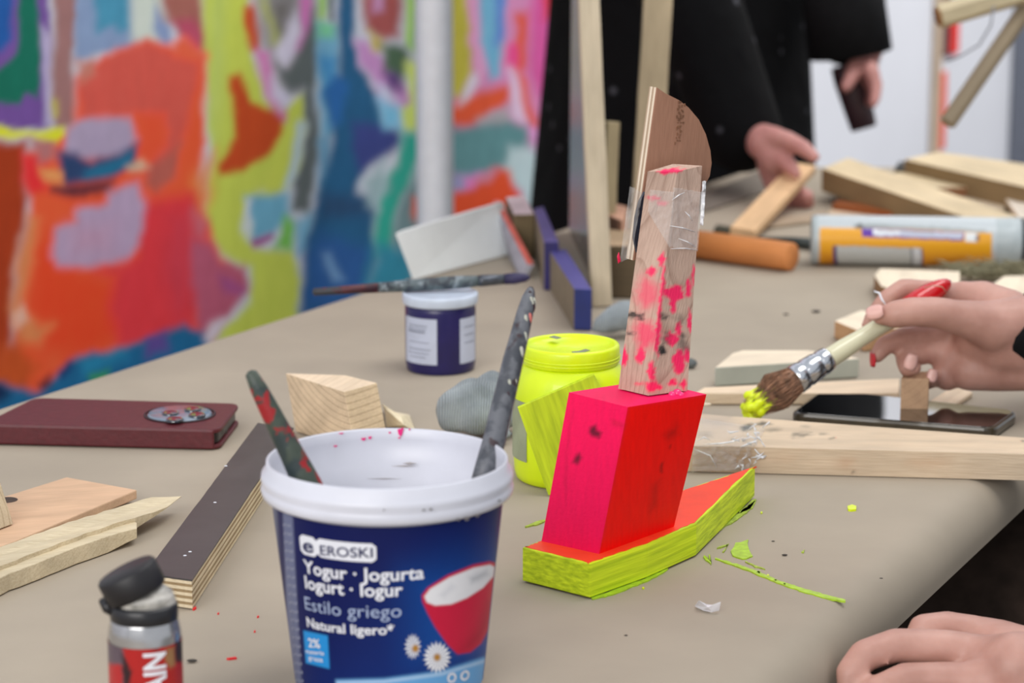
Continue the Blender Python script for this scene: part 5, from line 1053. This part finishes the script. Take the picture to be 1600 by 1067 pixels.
# slat held up by the far hand
a = D(1160, 372, yf(376)); a.z = T+.0075; b = D(1256, 262, 2.80); ax = (b-a).normalized(); Xw = Vector((.9, .35, 0)); Xw = (Xw-ax*Xw.dot(ax)).normalized(); Yn = ax.cross(Xw)
mb = MB(); w_ = .0125; th_ = .0045; q = [(-w_, -th_), (w_, -th_), (w_, th_), (-w_, th_)]; vs = [p+Xw*i+Yn*j for p in (a, b) for i, j in q]
mb.add(vs, [[3, 2, 1, 0], [4, 5, 6, 7]]+[[i, (i+1) % 4, 4+(i+1) % 4, 4+i] for i in range(4)]); o = mb.obj('wood_strip', wood((222, 184, 142), (190, 150, 108), ringk=.2), grain=ax, bevel=.0008); tag(o, 'tan slat held up at its top end by the standing person', 'wood piece')

# raised frame of sticks at the upper right
FR = empty('stick_frame', G(1760, 300), 'raised pale sticks of a wooden construction at the upper right', 'construction')
m_st = wood((196, 182, 150), (150, 132, 100), ringk=.3, centre=(0, .05, 0)); m_std = wood((142, 128, 106), (112, 98, 80), ringk=.3)
def rod(a, b, r, mat, name='stick', parent=FR, seg=6):
    d = (b-a).normalized(); L_ = (b-a).length
    mb = MB(); mb.lathe([(0, 0), (r*.92, 0), (r, .0015), (r, L_-.0015), (r*.92, L_), (0, L_)], a, seg, axis=d); mb.sm = [False]*len(mb.sm); return mb.obj(name, mat, parent, grain=d)
e1_ = D(1466, 26, 2.70); e2_ = D(1760, -62, 2.75); rod(e1_, e2_, .0125, m_st); MB().lathe([(0, 0), (.0112, 0), (.0112, .0008)], e1_-(e2_-e1_).normalized()*.0006, 6, axis=(e2_-e1_)).obj('end_face', wood((160, 120, 80), (120, 88, 58)), FR)
e3_ = D(1480, 193, 2.68); e4_ = D(1640, -40, 2.75); rod(e3_, e4_, .0085, m_std)
base_ = G(1760, 300); rod(Vector((base_.x, base_.y, T+.001)), Vector((base_.x, base_.y, D(1760, -90, 2.75).z)), .012, m_st)
fo = Vector((base_.x, base_.y, 0)); e5 = e2_; rod(e5, Vector((base_.x, base_.y, e5.z)), .010, m_st); rod(e4_, Vector((base_.x, base_.y, e4_.z)), .010, m_st)
MB().tube([D(1553, 10, 2.7), D(1548, 40, 2.7), D(1530, 70, 2.7), D(1500, 88, 2.7), D(1478, 96, 2.7)], .0012, 6).obj('cord', plain('grey_cord', (140, 142, 150), .7), FR)

# crumbs
random.seed(9)
m_cr = plain('dark_crumb', (60, 55, 50), .8, .2); m_crw = plain('paper_white', (220, 218, 222), .7, .05)
for (u, v, s_, lb) in ((1275, 488, .0022, 'black crumb on the paper beyond the grey-sided wedge'), (1228, 492, .0014, 'small dark crumb left of the black crumb'), (1226, 868, .0010, 'black crumb between the lime blot and the lime line'), (300, 1034, .0016, 'brown crumb right of the glue bottle'), (1208, 846, .0006, 'tiny dark speck above the lime blot'), (978, 993, .0006, 'tiny dark speck in front of the sculpture'), (1377, 904, .0006, 'tiny brown speck near the table edge')):
    tag(MB().ball(G(u, v)+Vector((0, 0, s_*.45)), s_, seg=8, rings=5, sq=(1.8, 1, .45)).obj('crumb', m_cr), lb, 'crumb')
P = [G(u, v, z) for u, v, z in ((1086, 946, 0.001), (1092, 938, .006), (1104, 944, .003), (1113, 945, .005), (1126, 940, .007), (1124, 952, .002), (1112, 955, .001), (1098, 952, .001))]
mb = MB(); mb.add(P+[G(1106, 949, .0035)]+[p-Vector((0, 0, .0006)) for p in P], [[i, (i+1) % 8, 8] for i in range(8)]+[[9+i for i in range(8)][::-1]]+[[i, 9+i, 9+(i+1) % 8, (i+1) % 8] for i in range(8)]); tag(mb.obj('paper_scrap', m_crw), 'crumpled white scrap in front of the lime-sided base', 'scrap')

# ------------------------------------------------------------------ glue bottle, near left
gb_top = D(226, 985, 1.22); BX, BY = gb_top.x, gb_top.y; s_b = F/(gb_top.y*CP+(CAMZ-gb_top.z)*SP); rb = 57/s_b
zg = lambda v: D(226, v, BY-rb).z-T
GB = empty('glue_bottle', (BX, BY, T), 'small metal bottle with a red label, its black cap tipped open', 'bottle')
m_met = plain('brushed_metal', (190, 190, 192), .22, .1, 30, metal=.9)
z1 = zg(1005); z2 = zg(985); z3 = zg(972)
MB().lathe([(0, 0), (rb-.002, 0), (rb, .002), (rb, z1), (rb*.97, z1+.003), (rb*.93, z2), (rb*.90, z2+.002), (0, z2+.002)], (BX, BY, T), 56).obj('can', m_met, GB)
MB().lathe([(rb*.90, z2), (rb*.93, z2+.001), (rb*.93, z3+.003), (rb*.86, z3+.0045), (0, z3+.0045)], (BX, BY, T), 56).obj('neck_ring', m_pblk, GB)
m_cl = plain('cloudy_plastic', (170, 168, 160), .3, .3, 90, c2=(205, 200, 192))
MB().ball(D(238, 944, BY), rb*.66, seg=24, rings=14, sq=(1, 1, .95)).obj('inner_dome', m_cl, GB); MB().lathe([(rb*.80, z3+.003), (rb*.84, z3+.007), (rb*.80, z3+.009), (0, z3+.010)], (BX, BY, T), 40).obj('inner_rim', m_cl, GB)
capc = D(206, 952, BY); axc = Vector((-.42, .0, .9)).normalized(); capb = D(222, 948, BY)
MB().lathe([(0, 0), (rb*.82, 0), (rb*.86, .001), (rb*.86, rb*.66), (rb*.80, rb*.74), (0, rb*.75)], D(215, 927, BY), 48, axis=axc).obj('cap', plain('black_cap_plastic', (20, 18, 22), .5, .2), GB)
MB().tube([Vector((BX-rb*.86, BY, T+z3)), D(168, 950, BY-.004), D(160, 938, BY)], [.003, .0028, .002], 8).obj('hinge', m_pblk, GB)
mb = MB(); na_, nz_ = 160, 120; vs = [(BX+math.sin(a_)*(rb+.0003), BY-math.cos(a_)*(rb+.0003), T+.004+(z1-.003-.004)*j/nz_) for j in range(nz_+1) for a_ in np.linspace(-2.2, 2.2, na_+1)]
mb.add(vs, [[j*(na_+1)+i, j*(na_+1)+i+1, (j+1)*(na_+1)+i+1, (j+1)*(na_+1)+i] for j in range(nz_) for i in range(na_)], 0, True); U, V = proj(mb.v)
gl = [([(160, 1000), (192, 1010), (196, 1040), (205, 1120), (160, 1120)], (88, 74, 84), 4), ([(160, 1035), (192, 1040), (192, 1300), (160, 1300)], (172, 34, 38), 5), ([(190, 1020), (196, 1030), (206, 1050), (200, 1090), (192, 1060)], (40, 16, 24), 4), ([(260, 1012), (274, 1012), (274, 1040), (266, 1045), (258, 1030)], (150, 110, 70), 4), ([(273, 1000), (290, 1000), (290, 1034), (275, 1034)], (50, 30, 22), 4), ([(240, 1006), (248, 1004), (248, 1016), (240, 1016)], (110, 20, 20), 4)]
out = paint(U, V, (168, 20, 20), gl, 2, 8); mb.obj('label_print', painted('bottle_ink', .35, 0, spec=.5, var=.04), GB, col=out)
P_, F_ = textmesh('AIN', .03, cuts=4); h_ = 31/s_b; vs = []
x0, x1 = P_[:, 0].min(), P_[:, 0].max(); zt0 = zg(1021); zl = zg(1085)
for x, y in P_[:, :2]:
    k = (x-x0)/(x1-x0); a_ = math.asin(max(-1, min(1, (259-226)/57)))-(y/.7)*(h_/rb)*1.15
    a_ = .68-(y/.72)*.61
    vs.append((BX+math.sin(a_)*(rb+.0006), BY-math.cos(a_)*(rb+.0006), T+zl+(zt0-zl)*k))
MB().add(vs, F_).obj('lettering', m_wink, GB)

# ------------------------------------------------------------------ people
m_skin1 = skinmat('skin', (172, 126, 112), (198, 152, 138)); m_skin2 = skinmat('rosy_skin', (184, 126, 120), (200, 146, 138)); m_blackcoat = plain('black_coat_cloth', (15, 15, 17), .9, .25, 80, bmp=.4, attr=None, spec=.2)
m_dark = plain('dark_brown_cloth', (62, 50, 43), .9, .2, 60, bmp=.4, attr=None, spec=.2); m_hair = plain('dark_hair', (36, 26, 22), .6, .3, 200, stretch=(8, 8, 1))
m_nail = plain('nail', (226, 178, 168), .3, .05)
# ---- seated person painting, at the right
YH = 1.87
def H(u, v, dy=0): return D(u, v, YH+dy)
S1 = F/(YH*CP+.35*SP)             # pixels per metre at that hand
px = lambda r: r/S1
arm = MB()
W1 = H(1612, 535, .0)
EL1 = Vector((.60, 1.95, .90)); SH1 = Vector((.72, 1.84, 1.10)); SH2 = Vector((.76, 1.46, 1.10)); EL2 = Vector((.60, 1.36, .84))
# palm
arm.limb([W1, H(1575, 533, .005), H(1540, 528, .01)], [px(60), px(62), px(52)])
arm.limb([H(1605, 570, .0), H(1560, 575, .004), H(1515, 580, .006)], [px(42), px(38), px(32)])
arm.limb([H(1598, 505, -.004), H(1555, 510, -.010), H(1505, 497, -.016)], [px(44), px(42), px(29)])       # thenar
arm.limb([H(1575, 490, .012), H(1535, 470, .020), H(1505, 462, .024)], [px(40), px(33), px(24)])          # back of the hand to index knuckle
arm.limb([H(1540, 550, .012), H(1490, 560, .016), H(1480, 590, .012)], [px(40), px(30), px(22)])
# thumb
arm.limb([H(1505, 497, -.016), H(1462, 488, -.020), H(1425, 487, -.022), H(1398, 491, -.021), H(1376, 494, -.018)], [px(28), px(25), px(23.5), px(22), px(15)])
# index
arm.limb([H(1515, 465, .026), H(1460, 456, .026), H(1412, 451, .020), H(1385, 468, .012), H(1366, 492, .008), H(1353, 508, .006)], [px(22), px(19), px(17), px(16), px(14), px(9)])
# middle
arm.limb([H(1505, 505, .024), H(1455, 522, .018), H(1412, 527, .010), H(1382, 540, .004), H(1370, 556, .0)], [px(22), px(18), px(17), px(16), px(13)])
# ring
arm.limb([H(1500, 545, .018), H(1445, 552, .016), H(1414, 562, .004), H(1418, 575, -.008), H(1428, 574, -.012)], [px(21), px(18), px(16), px(15), px(13)])
# little
arm.limb([H(1500, 578, .012), H(1465, 590, .010), H(1448, 596, .002), H(1457, 592, -.008)], [px(19), px(15), px(14), px(11)])
arm.limb([W1, EL1, SH1], [px(58), .040, .052])
# near hand on the table edge
YN = 1.37; S2 = F/(YN*CP+.47*SP); pn = lambda r: r/S2
def K(u, v, dy=0): return D(u, v, YN+dy)
W2 = K(1720, 1090, .0)
arm.limb([W2, K(1650, 1065, .0), K(1590, 1045, .0)], [pn(72), pn(70), pn(60)])
arm.limb([K(1590, 1045, .005), K(1565, 1040, .012), K(1535, 1030, .018)], [pn(60), pn(52), pn(40)])
arm.limb([K(1590, 1060, .0), K(1560, 1062, .0), K(1530, 1062, .0)], [pn(58), pn(48), pn(36)])
arm.limb([K(1650, 1040, .03), K(1560, 1003, .04), K(1520, 993, .045)], [pn(50), pn(38), pn(30)])
arm.limb([K(1545, 993, .045), K(1480, 978, .045), K(1440, 980, .040), K(1425, 1005, .030)], [pn(30), pn(25), pn(22), pn(16)])
arm.limb([K(1560, 1030, .022), K(1480, 1012, .022), K(1400, 1008, .020), K(1350, 1024, .014), K(1328, 1052, .008), K(1322, 1075, .004)], [pn(36), pn(30), pn(28), pn(26), pn(24), pn(16)])
arm.limb([K(1570, 1075, -.004), K(1490, 1062, .0), K(1415, 1062, .0), K(1372, 1080, -.004), K(1352, 1106, -.008)], [pn(38), pn(30), pn(28), pn(26), pn(20)])
arm.limb([K(1590, 1115, -.026), K(1500, 1112, -.022), K(1430, 1120, -.020), K(1400, 1145, -.024)], [pn(34), pn(27), pn(24), pn(18)])
arm.limb([W2, EL2, SH2], [pn(66), .040, .052])
NK = Vector((.75, 1.65, 1.17)); HD = Vector((.70, 1.65, 1.32))
arm.limb([SH1, Vector((.76, 1.65, 1.12)), SH2], [.052, .07, .052]); arm.limb([Vector((.76, 1.65, 1.12)), NK, Vector((.73, 1.65, 1.24))], [.07, .052, .05])
arm.ball(HD, .095, sq=(1, .82, 1.18)); arm.ball(HD+Vector((-.02, 0, -.065)), .06, sq=(1, .85, .9)); arm.ball(HD+Vector((-.102, 0, -.02)), .016, sq=(1.1, .8, 1.4))
for s_ in (-1, 1): arm.ball(HD+Vector((.01, s_*.08, -.01)), .022, sq=(.7, .4, 1.2)); arm.ball(HD+Vector((-.085, s_*.032, .01)), .012)
arm.ball(HD+Vector((-.094, 0, -.058)), .014, sq=(.7, 1.6, .4))
arm.limb([Vector((.76, 1.65, 1.1)), Vector((.78, 1.64, .85)), Vector((.78, 1.64, .60))], [.09, .10, .12])
HIP = Vector((.78, 1.64, .57))
for s_, kn_ in ((-1, Vector((.36, 1.58, .54))), (1, Vector((.27, 1.95, .56)))):
    arm.limb([HIP+Vector((0, s_*.08, 0)), kn_, kn_+Vector((.02, .01, -.45)), kn_+Vector((-.08, 0, -.50))], [.09, .055, .038, .03])
PR = empty('person', (.78, 1.64, 0), 'seated person in dark brown clothes at the right, painting with the right hand', 'person')
body = arm.obj('body', m_skin1, PR); fuse(body, .0021, 9, .5)
# nails
def nail(p, n, w, l, along_, parent=PR, mat=None):
    n = Vector(n).normalized(); al = Vector(along_); al = (al-n*al.dot(n)).normalized(); X = n.cross(al); vs = []; fs = []; c = Vector(p)
    m_, k_ = 8, 6
    for j in range(k_+1):
        for i in range(m_+1):
            a = (i/m_-.5)*1.7; e = (j/k_-.5)*2; ww = w*(1-.35*abs(e)**3)
            vs.append(c+al*e*l/2+X*math.sin(a)*ww*.6-n*(1-math.cos(a))*w*.5)
    for j in range(k_):
        for i in range(m_): q = j*(m_+1)+i; fs.append([q, q+1, q+m_+2, q+m_+1])
    o = MB().add(vs, fs, 0, True).obj('fingernail', mat or m_nail, parent); s_ = o.modifiers.new('s', 'SOLIDIFY'); s_.thickness = .0006; s_.offset = 0
nail(H(1366, 487, -.026), (-.5, -1, .45), .011, .012, (-1, 0, -.1)); nail(H(1424, 566, -.0185), (0, -1, .1), .010, .011, (.3, 0, 1)); nail(H(1457, 587, -.0128), (0, -1, .2), .008, .009, (.2, 0, 1))
nail(H(1361, 562, -.003), (-1, -.4, -.1), .009, .010, (-.2, 0, -1), mat=plain('red_nail', (200, 50, 60), .3))
def sleeve(pts, rad, name, mat, parent, vox=.006):
    return fuse(MB().limb(pts, rad).obj(name, mat, parent), vox, 4)
cu1 = H(1628, 512, .004)
sleeve([W1.lerp(EL1, .09), EL1, SH1], [.036, .054, .068], 'sleeve', m_blackcoat, PR)
MB().tube([H(1597, 490, .002), H(1603, 495, .002), H(1640, 520, .002)], [.031, .034, .036], 28).obj('cuff', m_blackcoat, PR)
sleeve([W2.lerp(EL2, .16), W2.lerp(EL2, .4), EL2, SH2], [.034, .040, .054, .068], 'sleeve', m_blackcoat, PR)
sleeve([Vector((.76, 1.65, 1.12)), Vector((.78, 1.64, .95)), Vector((.78, 1.64, .62))], [.11, .14, .15], 'jumper', m_dark, PR, .009)
mb = MB(); mb.limb([SH1, Vector((.76, 1.65, 1.10)), SH2], [.066, .09, .066]); fuse(mb.obj('shoulder_yoke', m_dark, PR), .008, 4)
for s_, kn_ in ((-1, Vector((.36, 1.58, .54))), (1, Vector((.27, 1.95, .56)))):
    sleeve([HIP+Vector((0, s_*.08, 0)), kn_, kn_+Vector((.02, .01, -.46))], [.115, .10 if s_ > 0 else .085, .06], 'trouser_leg', m_dark, PR, .008)
    f0 = kn_+Vector((.02, .01, -.49)); sleeve([Vector((f0.x, f0.y, .05)), Vector((f0.x-.10, f0.y, .035)), Vector((f0.x-.17, f0.y, .03))], [.045, .038, .030], 'shoe', m_pblk, PR, .006)
hb_ = MB(); hb_.ball(HD+Vector((.018, 0, .03)), .108, sq=(1, .9, 1.05)); hb_.ball(HD+Vector((.07, 0, -.06)), .06, sq=(.8, 1.1, 1.4)); fuse(hb_.obj('hair', m_hair, PR), .006, 3)
# stool under
ST = empty('stool', (.80, 1.64, 0), 'plain wooden stool under the seated person at the right', 'stool')
MB().lathe([(0, .405), (.15, .405), (.16, .412), (.16, .430), (.15, .437), (0, .437)], (.80, 1.64, 0), 40).obj('seat', m_w2, ST)
for k in range(4):
    a = math.pi/4+k*math.pi/2; MB().tube([(.80+math.cos(a)*.15, 1.64+math.sin(a)*.15, 0), (.80+math.cos(a)*.11, 1.64+math.sin(a)*.11, .408)], [.014, .016], 12).obj('leg', m_w2, ST)

# ---- brush in that hand
A = D(1174, 637, YH-.045); B = D(1484, 440, YH+.010)
ax = (B-A).normalized(); LB = (B-A).length
BR = empty('paint_brush', (A+B)/2, 'cream-handled round brush with a red end and yellow-tipped bristles, in the hand', 'brush')
def pb_(k): return A+ax*LB*k
m_cream = plain('cream_lacquer', (214, 210, 178), .25, .05, 20, coat=.5); m_redl = plain('red_lacquer', (196, 20, 28), .2, .06, 20, coat=.6)
MB().tube([pb_(k) for k in (.38, .40, .46, .54, .62, .70, .78)], [.0072, .0072, .0072, .0062, .0060, .0066, .0078], 28).obj('handle', m_cream, BR)
MB().tube([pb_(k) for k in (.78, .84, .90, .96, .99, 1.005)], [.0078, .0084, .0080, .0060, .0038, .001], 28).obj('handle_end', m_redl, BR)['label'] = 'red lacquered handle end'
m_chrome = plain('chrome', (205, 208, 214), .22, .05, 60, metal=1, bmp=.03)
fl = MB().tube([pb_(k) for k in (.215, .22, .255, .26, .27, .275, .33, .335, .345, .35, .385, .39)], [.0098, .0106, .0102, .0096, .0096, .0100, .0094, .0088, .0088, .0092, .0086, .0076], 32).obj('ferrule', m_chrome, BR)
m_br = plain('brown_bristle', (150, 112, 88), .7, .35, 200); 
mb = MB(); random.seed(4); X = ax.cross(Vector((0, 0, 1))).normalized(); Y = ax.cross(X)
tips = []
MB().tube([pb_(.225), pb_(.16), pb_(.09), pb_(.055)], [.0095, .0110, .0095, .006], 20).obj('bristle_core', m_br, BR)
for k in range(620):
    a = random.uniform(0, 6.283); r = .0096*math.sqrt(random.random()); b0 = pb_(.225)+X*math.cos(a)*r+Y*math.sin(a)*r
    a2 = a+random.gauss(0, .25); r2 = r*1.25+random.uniform(-.001, .002); m1 = pb_(.12)+X*math.cos(a2)*r2*1.1+Y*math.sin(a2)*r2*1.1
    l = random.uniform(.0, .05) if random.random() < .9 else -.02; r3 = r*.75+random.uniform(-.001, .0015); e = pb_(l)+X*math.cos(a2)*r3+Y*math.sin(a2)*r3
    mb.tube([b0, (b0+m1)/2+X*.0006, m1, e], [.00035, .00035, .0003, .00012], 3, caps=False)
mb.obj('bristles', m_br, BR)['kind'] = 'stuff'
mb = MB(); random.seed(8)
for k in range(60):
    a = random.uniform(0, 6.283); r = random.uniform(0, .0085); p = pb_(random.uniform(-.03, .06))+X*math.cos(a)*r+Y*math.sin(a)*r; mb.limb([p, p+ax*random.uniform(.004, .012)], [random.uniform(.0022, .0036), .0012], 8)
fuse(mb.obj('yellow_paint', m_ydot, BR), .0008, 2)
mb = MB()
for k in range(70):
    a = random.uniform(0, 6.283); r = random.uniform(.005, .009); p = pb_(random.uniform(-.01, .05))+X*math.cos(a)*r*.8+Y*math.sin(a)*r*.8; e = pb_(random.uniform(.06, .13))+X*math.cos(a)*r*1.15+Y*math.sin(a)*r*1.15; mb.tube([p, e], [.0005, .0003], 4, caps=False)
mb.obj('painted_bristles', plain('lime_bristle', (160, 178, 30), .5, .2), BR)['kind'] = 'stuff'
MB().tube([D(1366, 455, YH-.01), D(1374, 458, YH-.012), D(1378, 468, YH-.014), D(1384, 476, YH-.016)], [.0006, .0008, .0008, .0004], 8).obj('loose_thread', m_wink, BR)
MB().tube([D(1444, 450, YH-.012), D(1458, 446, YH-.014), D(1472, 448, YH-.014), D(1480, 458, YH-.008)], [.0004, .0004, .0004, .0004], 6).obj('loose_thread', plain('pale_thread', (200, 150, 130), .6), BR)

# ---- standing person behind the table
YP = 3.22
PC = Vector((.205, 3.33, 0))
def E(u, v, dy=0): return D(u, v, 2.78+dy)
def E2(u, v, dy=0): return D(u, v, 3.2+dy)
q1 = lambda r: r/(F/(2.78*CP+.4*SP)); q2 = lambda r: r/(F/(3.2*CP+.3*SP))
PS = empty('person', (PC.x, PC.y, 0), 'standing person in a long black coat holding wood over the far table end', 'person')
bd = MB()
bd.limb([E(1172, 212, .05), E(1200, 225, .0), E(1214, 248, -.01)], [q1(27), q1(30), q1(26)])
bd.limb([E(1205, 212, -.01), E(1232, 219, -.03), E(1256, 232, -.05), E(1272, 245, -.06)], [q1(17), q1(14), q1(13), q1(10)])
bd.limb([E(1218, 245, -.02), E(1236, 262, -.04), E(1244, 272, -.05)], [q1(16), q1(13), q1(9)])
bd.limb([E(1214, 258, .0), E(1222, 282, .0), E(1242, 298, -.02), E(1262, 306, -.03)], [q1(18), q1(15), q1(13), q1(11)])
bd.limb([E(1204, 262, .01), E(1212, 292, .01), E(1238, 314, -.01), E(1264, 316, -.02)], [q1(17), q1(14), q1(12), q1(11)])
bd.limb([E(1196, 258, .02), E(1205, 290, .02), E(1228, 318, .0), E(1250, 322, -.01)], [q1(15), q1(12), q1(11), q1(9)])
shR = Vector((.10, 3.22, 1.38)); shL = Vector((.30, 3.46, 1.38)); elR = Vector((.12, 2.93, 1.12)); elL = Vector((.42, 3.36, 1.12))
bd.limb([shR, elR, E(1172, 212, .05)], [.05, .04, .026])
wr = E2(1345, 72); bd.limb([shL, elL, wr], [.05, .04, .028])
bd.limb([wr, E2(1344, 98), E2(1346, 118)], [q2(30), q2(30), q2(26)])
bd.limb([E2(1338, 100, -.02), E2(1330, 122, -.035), E2(1322, 136, -.04)], [q2(15), q2(12), q2(10)])
for (du, dy) in ((0, 0), (7, -.015), (13, -.03), (17, -.045)):
    bd.limb([E2(1350+du*.6, 108, dy), E2(1360+du*.5, 130, dy-.005), E2(1360+du*.5, 148, dy-.012), E2(1358+du*.4, 162, dy-.02)], [q2(13), q2(10.5), q2(9.5), q2(7.5)])
bd.limb([shR, Vector((.2, 3.34, 1.42)), shL], [.05, .075, .05]); bd.limb([Vector((.2, 3.34, 1.42)), Vector((.22, 3.32, 1.52))], [.06, .052])
hd = Vector((.26, 3.30, 1.63)); fw = Vector((.868, -.497, 0)); sd = Vector((.497, .868, 0))
bd.ball(hd, .098, sq=(.92, .92, 1.18)); bd.ball(hd+fw*.025+Vector((0, 0, -.065)), .06); bd.ball(hd+fw*.10+Vector((0, 0, -.02)), .016, sq=(1, 1, 1.4)); bd.ball(hd+fw*.09+Vector((0, 0, -.06)), .014, sq=(1.2, 1.2, .5))
for s_ in (-1, 1): bd.ball(hd+sd*s_*.088, .02, sq=(.7, .7, 1.2)); bd.ball(hd+fw*.082+sd*s_*.032+Vector((0, 0, .01)), .012)
bd.limb([Vector((.2, 3.34, 1.42)), Vector((.2, 3.35, 1.15)), Vector((.2, 3.36, .92))], [.09, .10, .11])
for s_ in (-1, 1):
    c = PC+sd*s_*.09; bd.limb([Vector((c.x, c.y, .90)), Vector((c.x, c.y, .50)), Vector((c.x, c.y, .08))], [.075, .05, .035])
fuse(bd.obj('body', m_skin2, PS), .0034, 4, .5)
# coat: dots on black cloth
m_ct, t, b_ = nt('dotted_black_cloth'); vo = N(t, 'ShaderNodeTexVoronoi'); vo.inputs['Scale'].default_value = 22; t.links.new(coords(t, attr=None), vo.inputs['Vector'])
t.links.new(ramp(t, vo.outputs['Distance'], [(.06, L4((74, 74, 80))), (.12, L4((11, 11, 13)))]), b_.inputs['Base Color']); b_.inputs['Roughness'].default_value = .95; b_.inputs['Specular IOR Level'].default_value = .15
bump(t, b_, noise(t, coords(t, attr=None), 9, 3), .6, .02)
mb = MB(); vs = []; fs = []; sg = 56
rings = [(.50, .245, .165), (.62, .232, .16), (.72, .212, .155), (.82, .192, .15), (.92, .176, .145), (1.02, .172, .14), (1.12, .178, .14), (1.25, .19, .14), (1.35, .19, .13), (1.42, .14, .11), (1.46, .075, .07)]
for (z, a, b) in rings:
    for k in range(sg):
        an = 2*math.pi*k/sg; fold = 1+.035*math.sin(an*9+z*3)*max(0, (1.1-z))*1.4
        c = PC+sd*math.cos(an)*a*fold+fw*math.sin(an)*b*fold; vs.append((c.x, c.y, z))
for j in range(len(rings)-1):
    for k in range(sg): fs.append([j*sg+k, j*sg+(k+1) % sg, (j+1)*sg+(k+1) % sg, (j+1)*sg+k])
mb.add(vs, fs, 0, True); o = mb.obj('coat', m_ct, PS); s_ = o.modifiers.new('s', 'SOLIDIFY'); s_.thickness = .004; s_ = o.modifiers.new('u', 'SUBSURF'); s_.levels = s_.render_levels = 1
sleeve([E(1158, 206, .05), elR, shR], [.044, .064, .075], 'sleeve', m_ct, PS)
sleeve([E(1115, 165, .12), E(1160, 214, .05)], [.062, .038], 'sleeve_cuff', m_ct, PS)
sleeve([E2(1322, 45), elL, shL], [.044, .055, .07], 'sleeve', m_blackcoat, PS)
MB().tube([E2(1312, -40), E2(1320, 20), E2(1328, 84)], [.048, .049, .050], 32).obj('sleeve_cuff', m_blackcoat, PS)
for s_ in (-1, 1):
    c = PC+sd*s_*.09; sleeve([Vector((c.x, c.y, .88)), Vector((c.x, c.y, .50)), Vector((c.x, c.y, .10))], [.088, .068, .055], 'trouser_leg', m_blackcoat, PS, .008)
    sleeve([Vector((c.x, c.y, .05)), Vector((c.x, c.y, .04))+fw*.10, Vector((c.x, c.y, .03))+fw*.16], [.046, .040, .03], 'shoe', m_pblk, PS)
hb_ = MB(); hb_.ball(hd+Vector((0, 0, .03))-fw*.018, .110, sq=(.95, .95, 1.05)); hb_.ball(hd-fw*.06-Vector((0, 0, .06)), .075, sq=(1, 1, 1.3)); fuse(hb_.obj('hair', m_hair, PS), .007, 3)
# dark cup in the hanging hand
a = E2(1322, 100, .0); b = E2(1350, 201, -.01); d = (b-a).normalized()
CU = MB().lathe([(0, 0), (q2(22), 0), (q2(25), .002), (q2(26), .02), (q2(21), (b-a).length-.002), (q2(19), (b-a).length), (0, (b-a).length)], a, 36, axis=d).obj('brown_flask', plain('dark_maroon_plastic', (58, 38, 42), .4, .15)); tag(CU, 'dark maroon flask hanging from the hand against the white wall', 'flask')
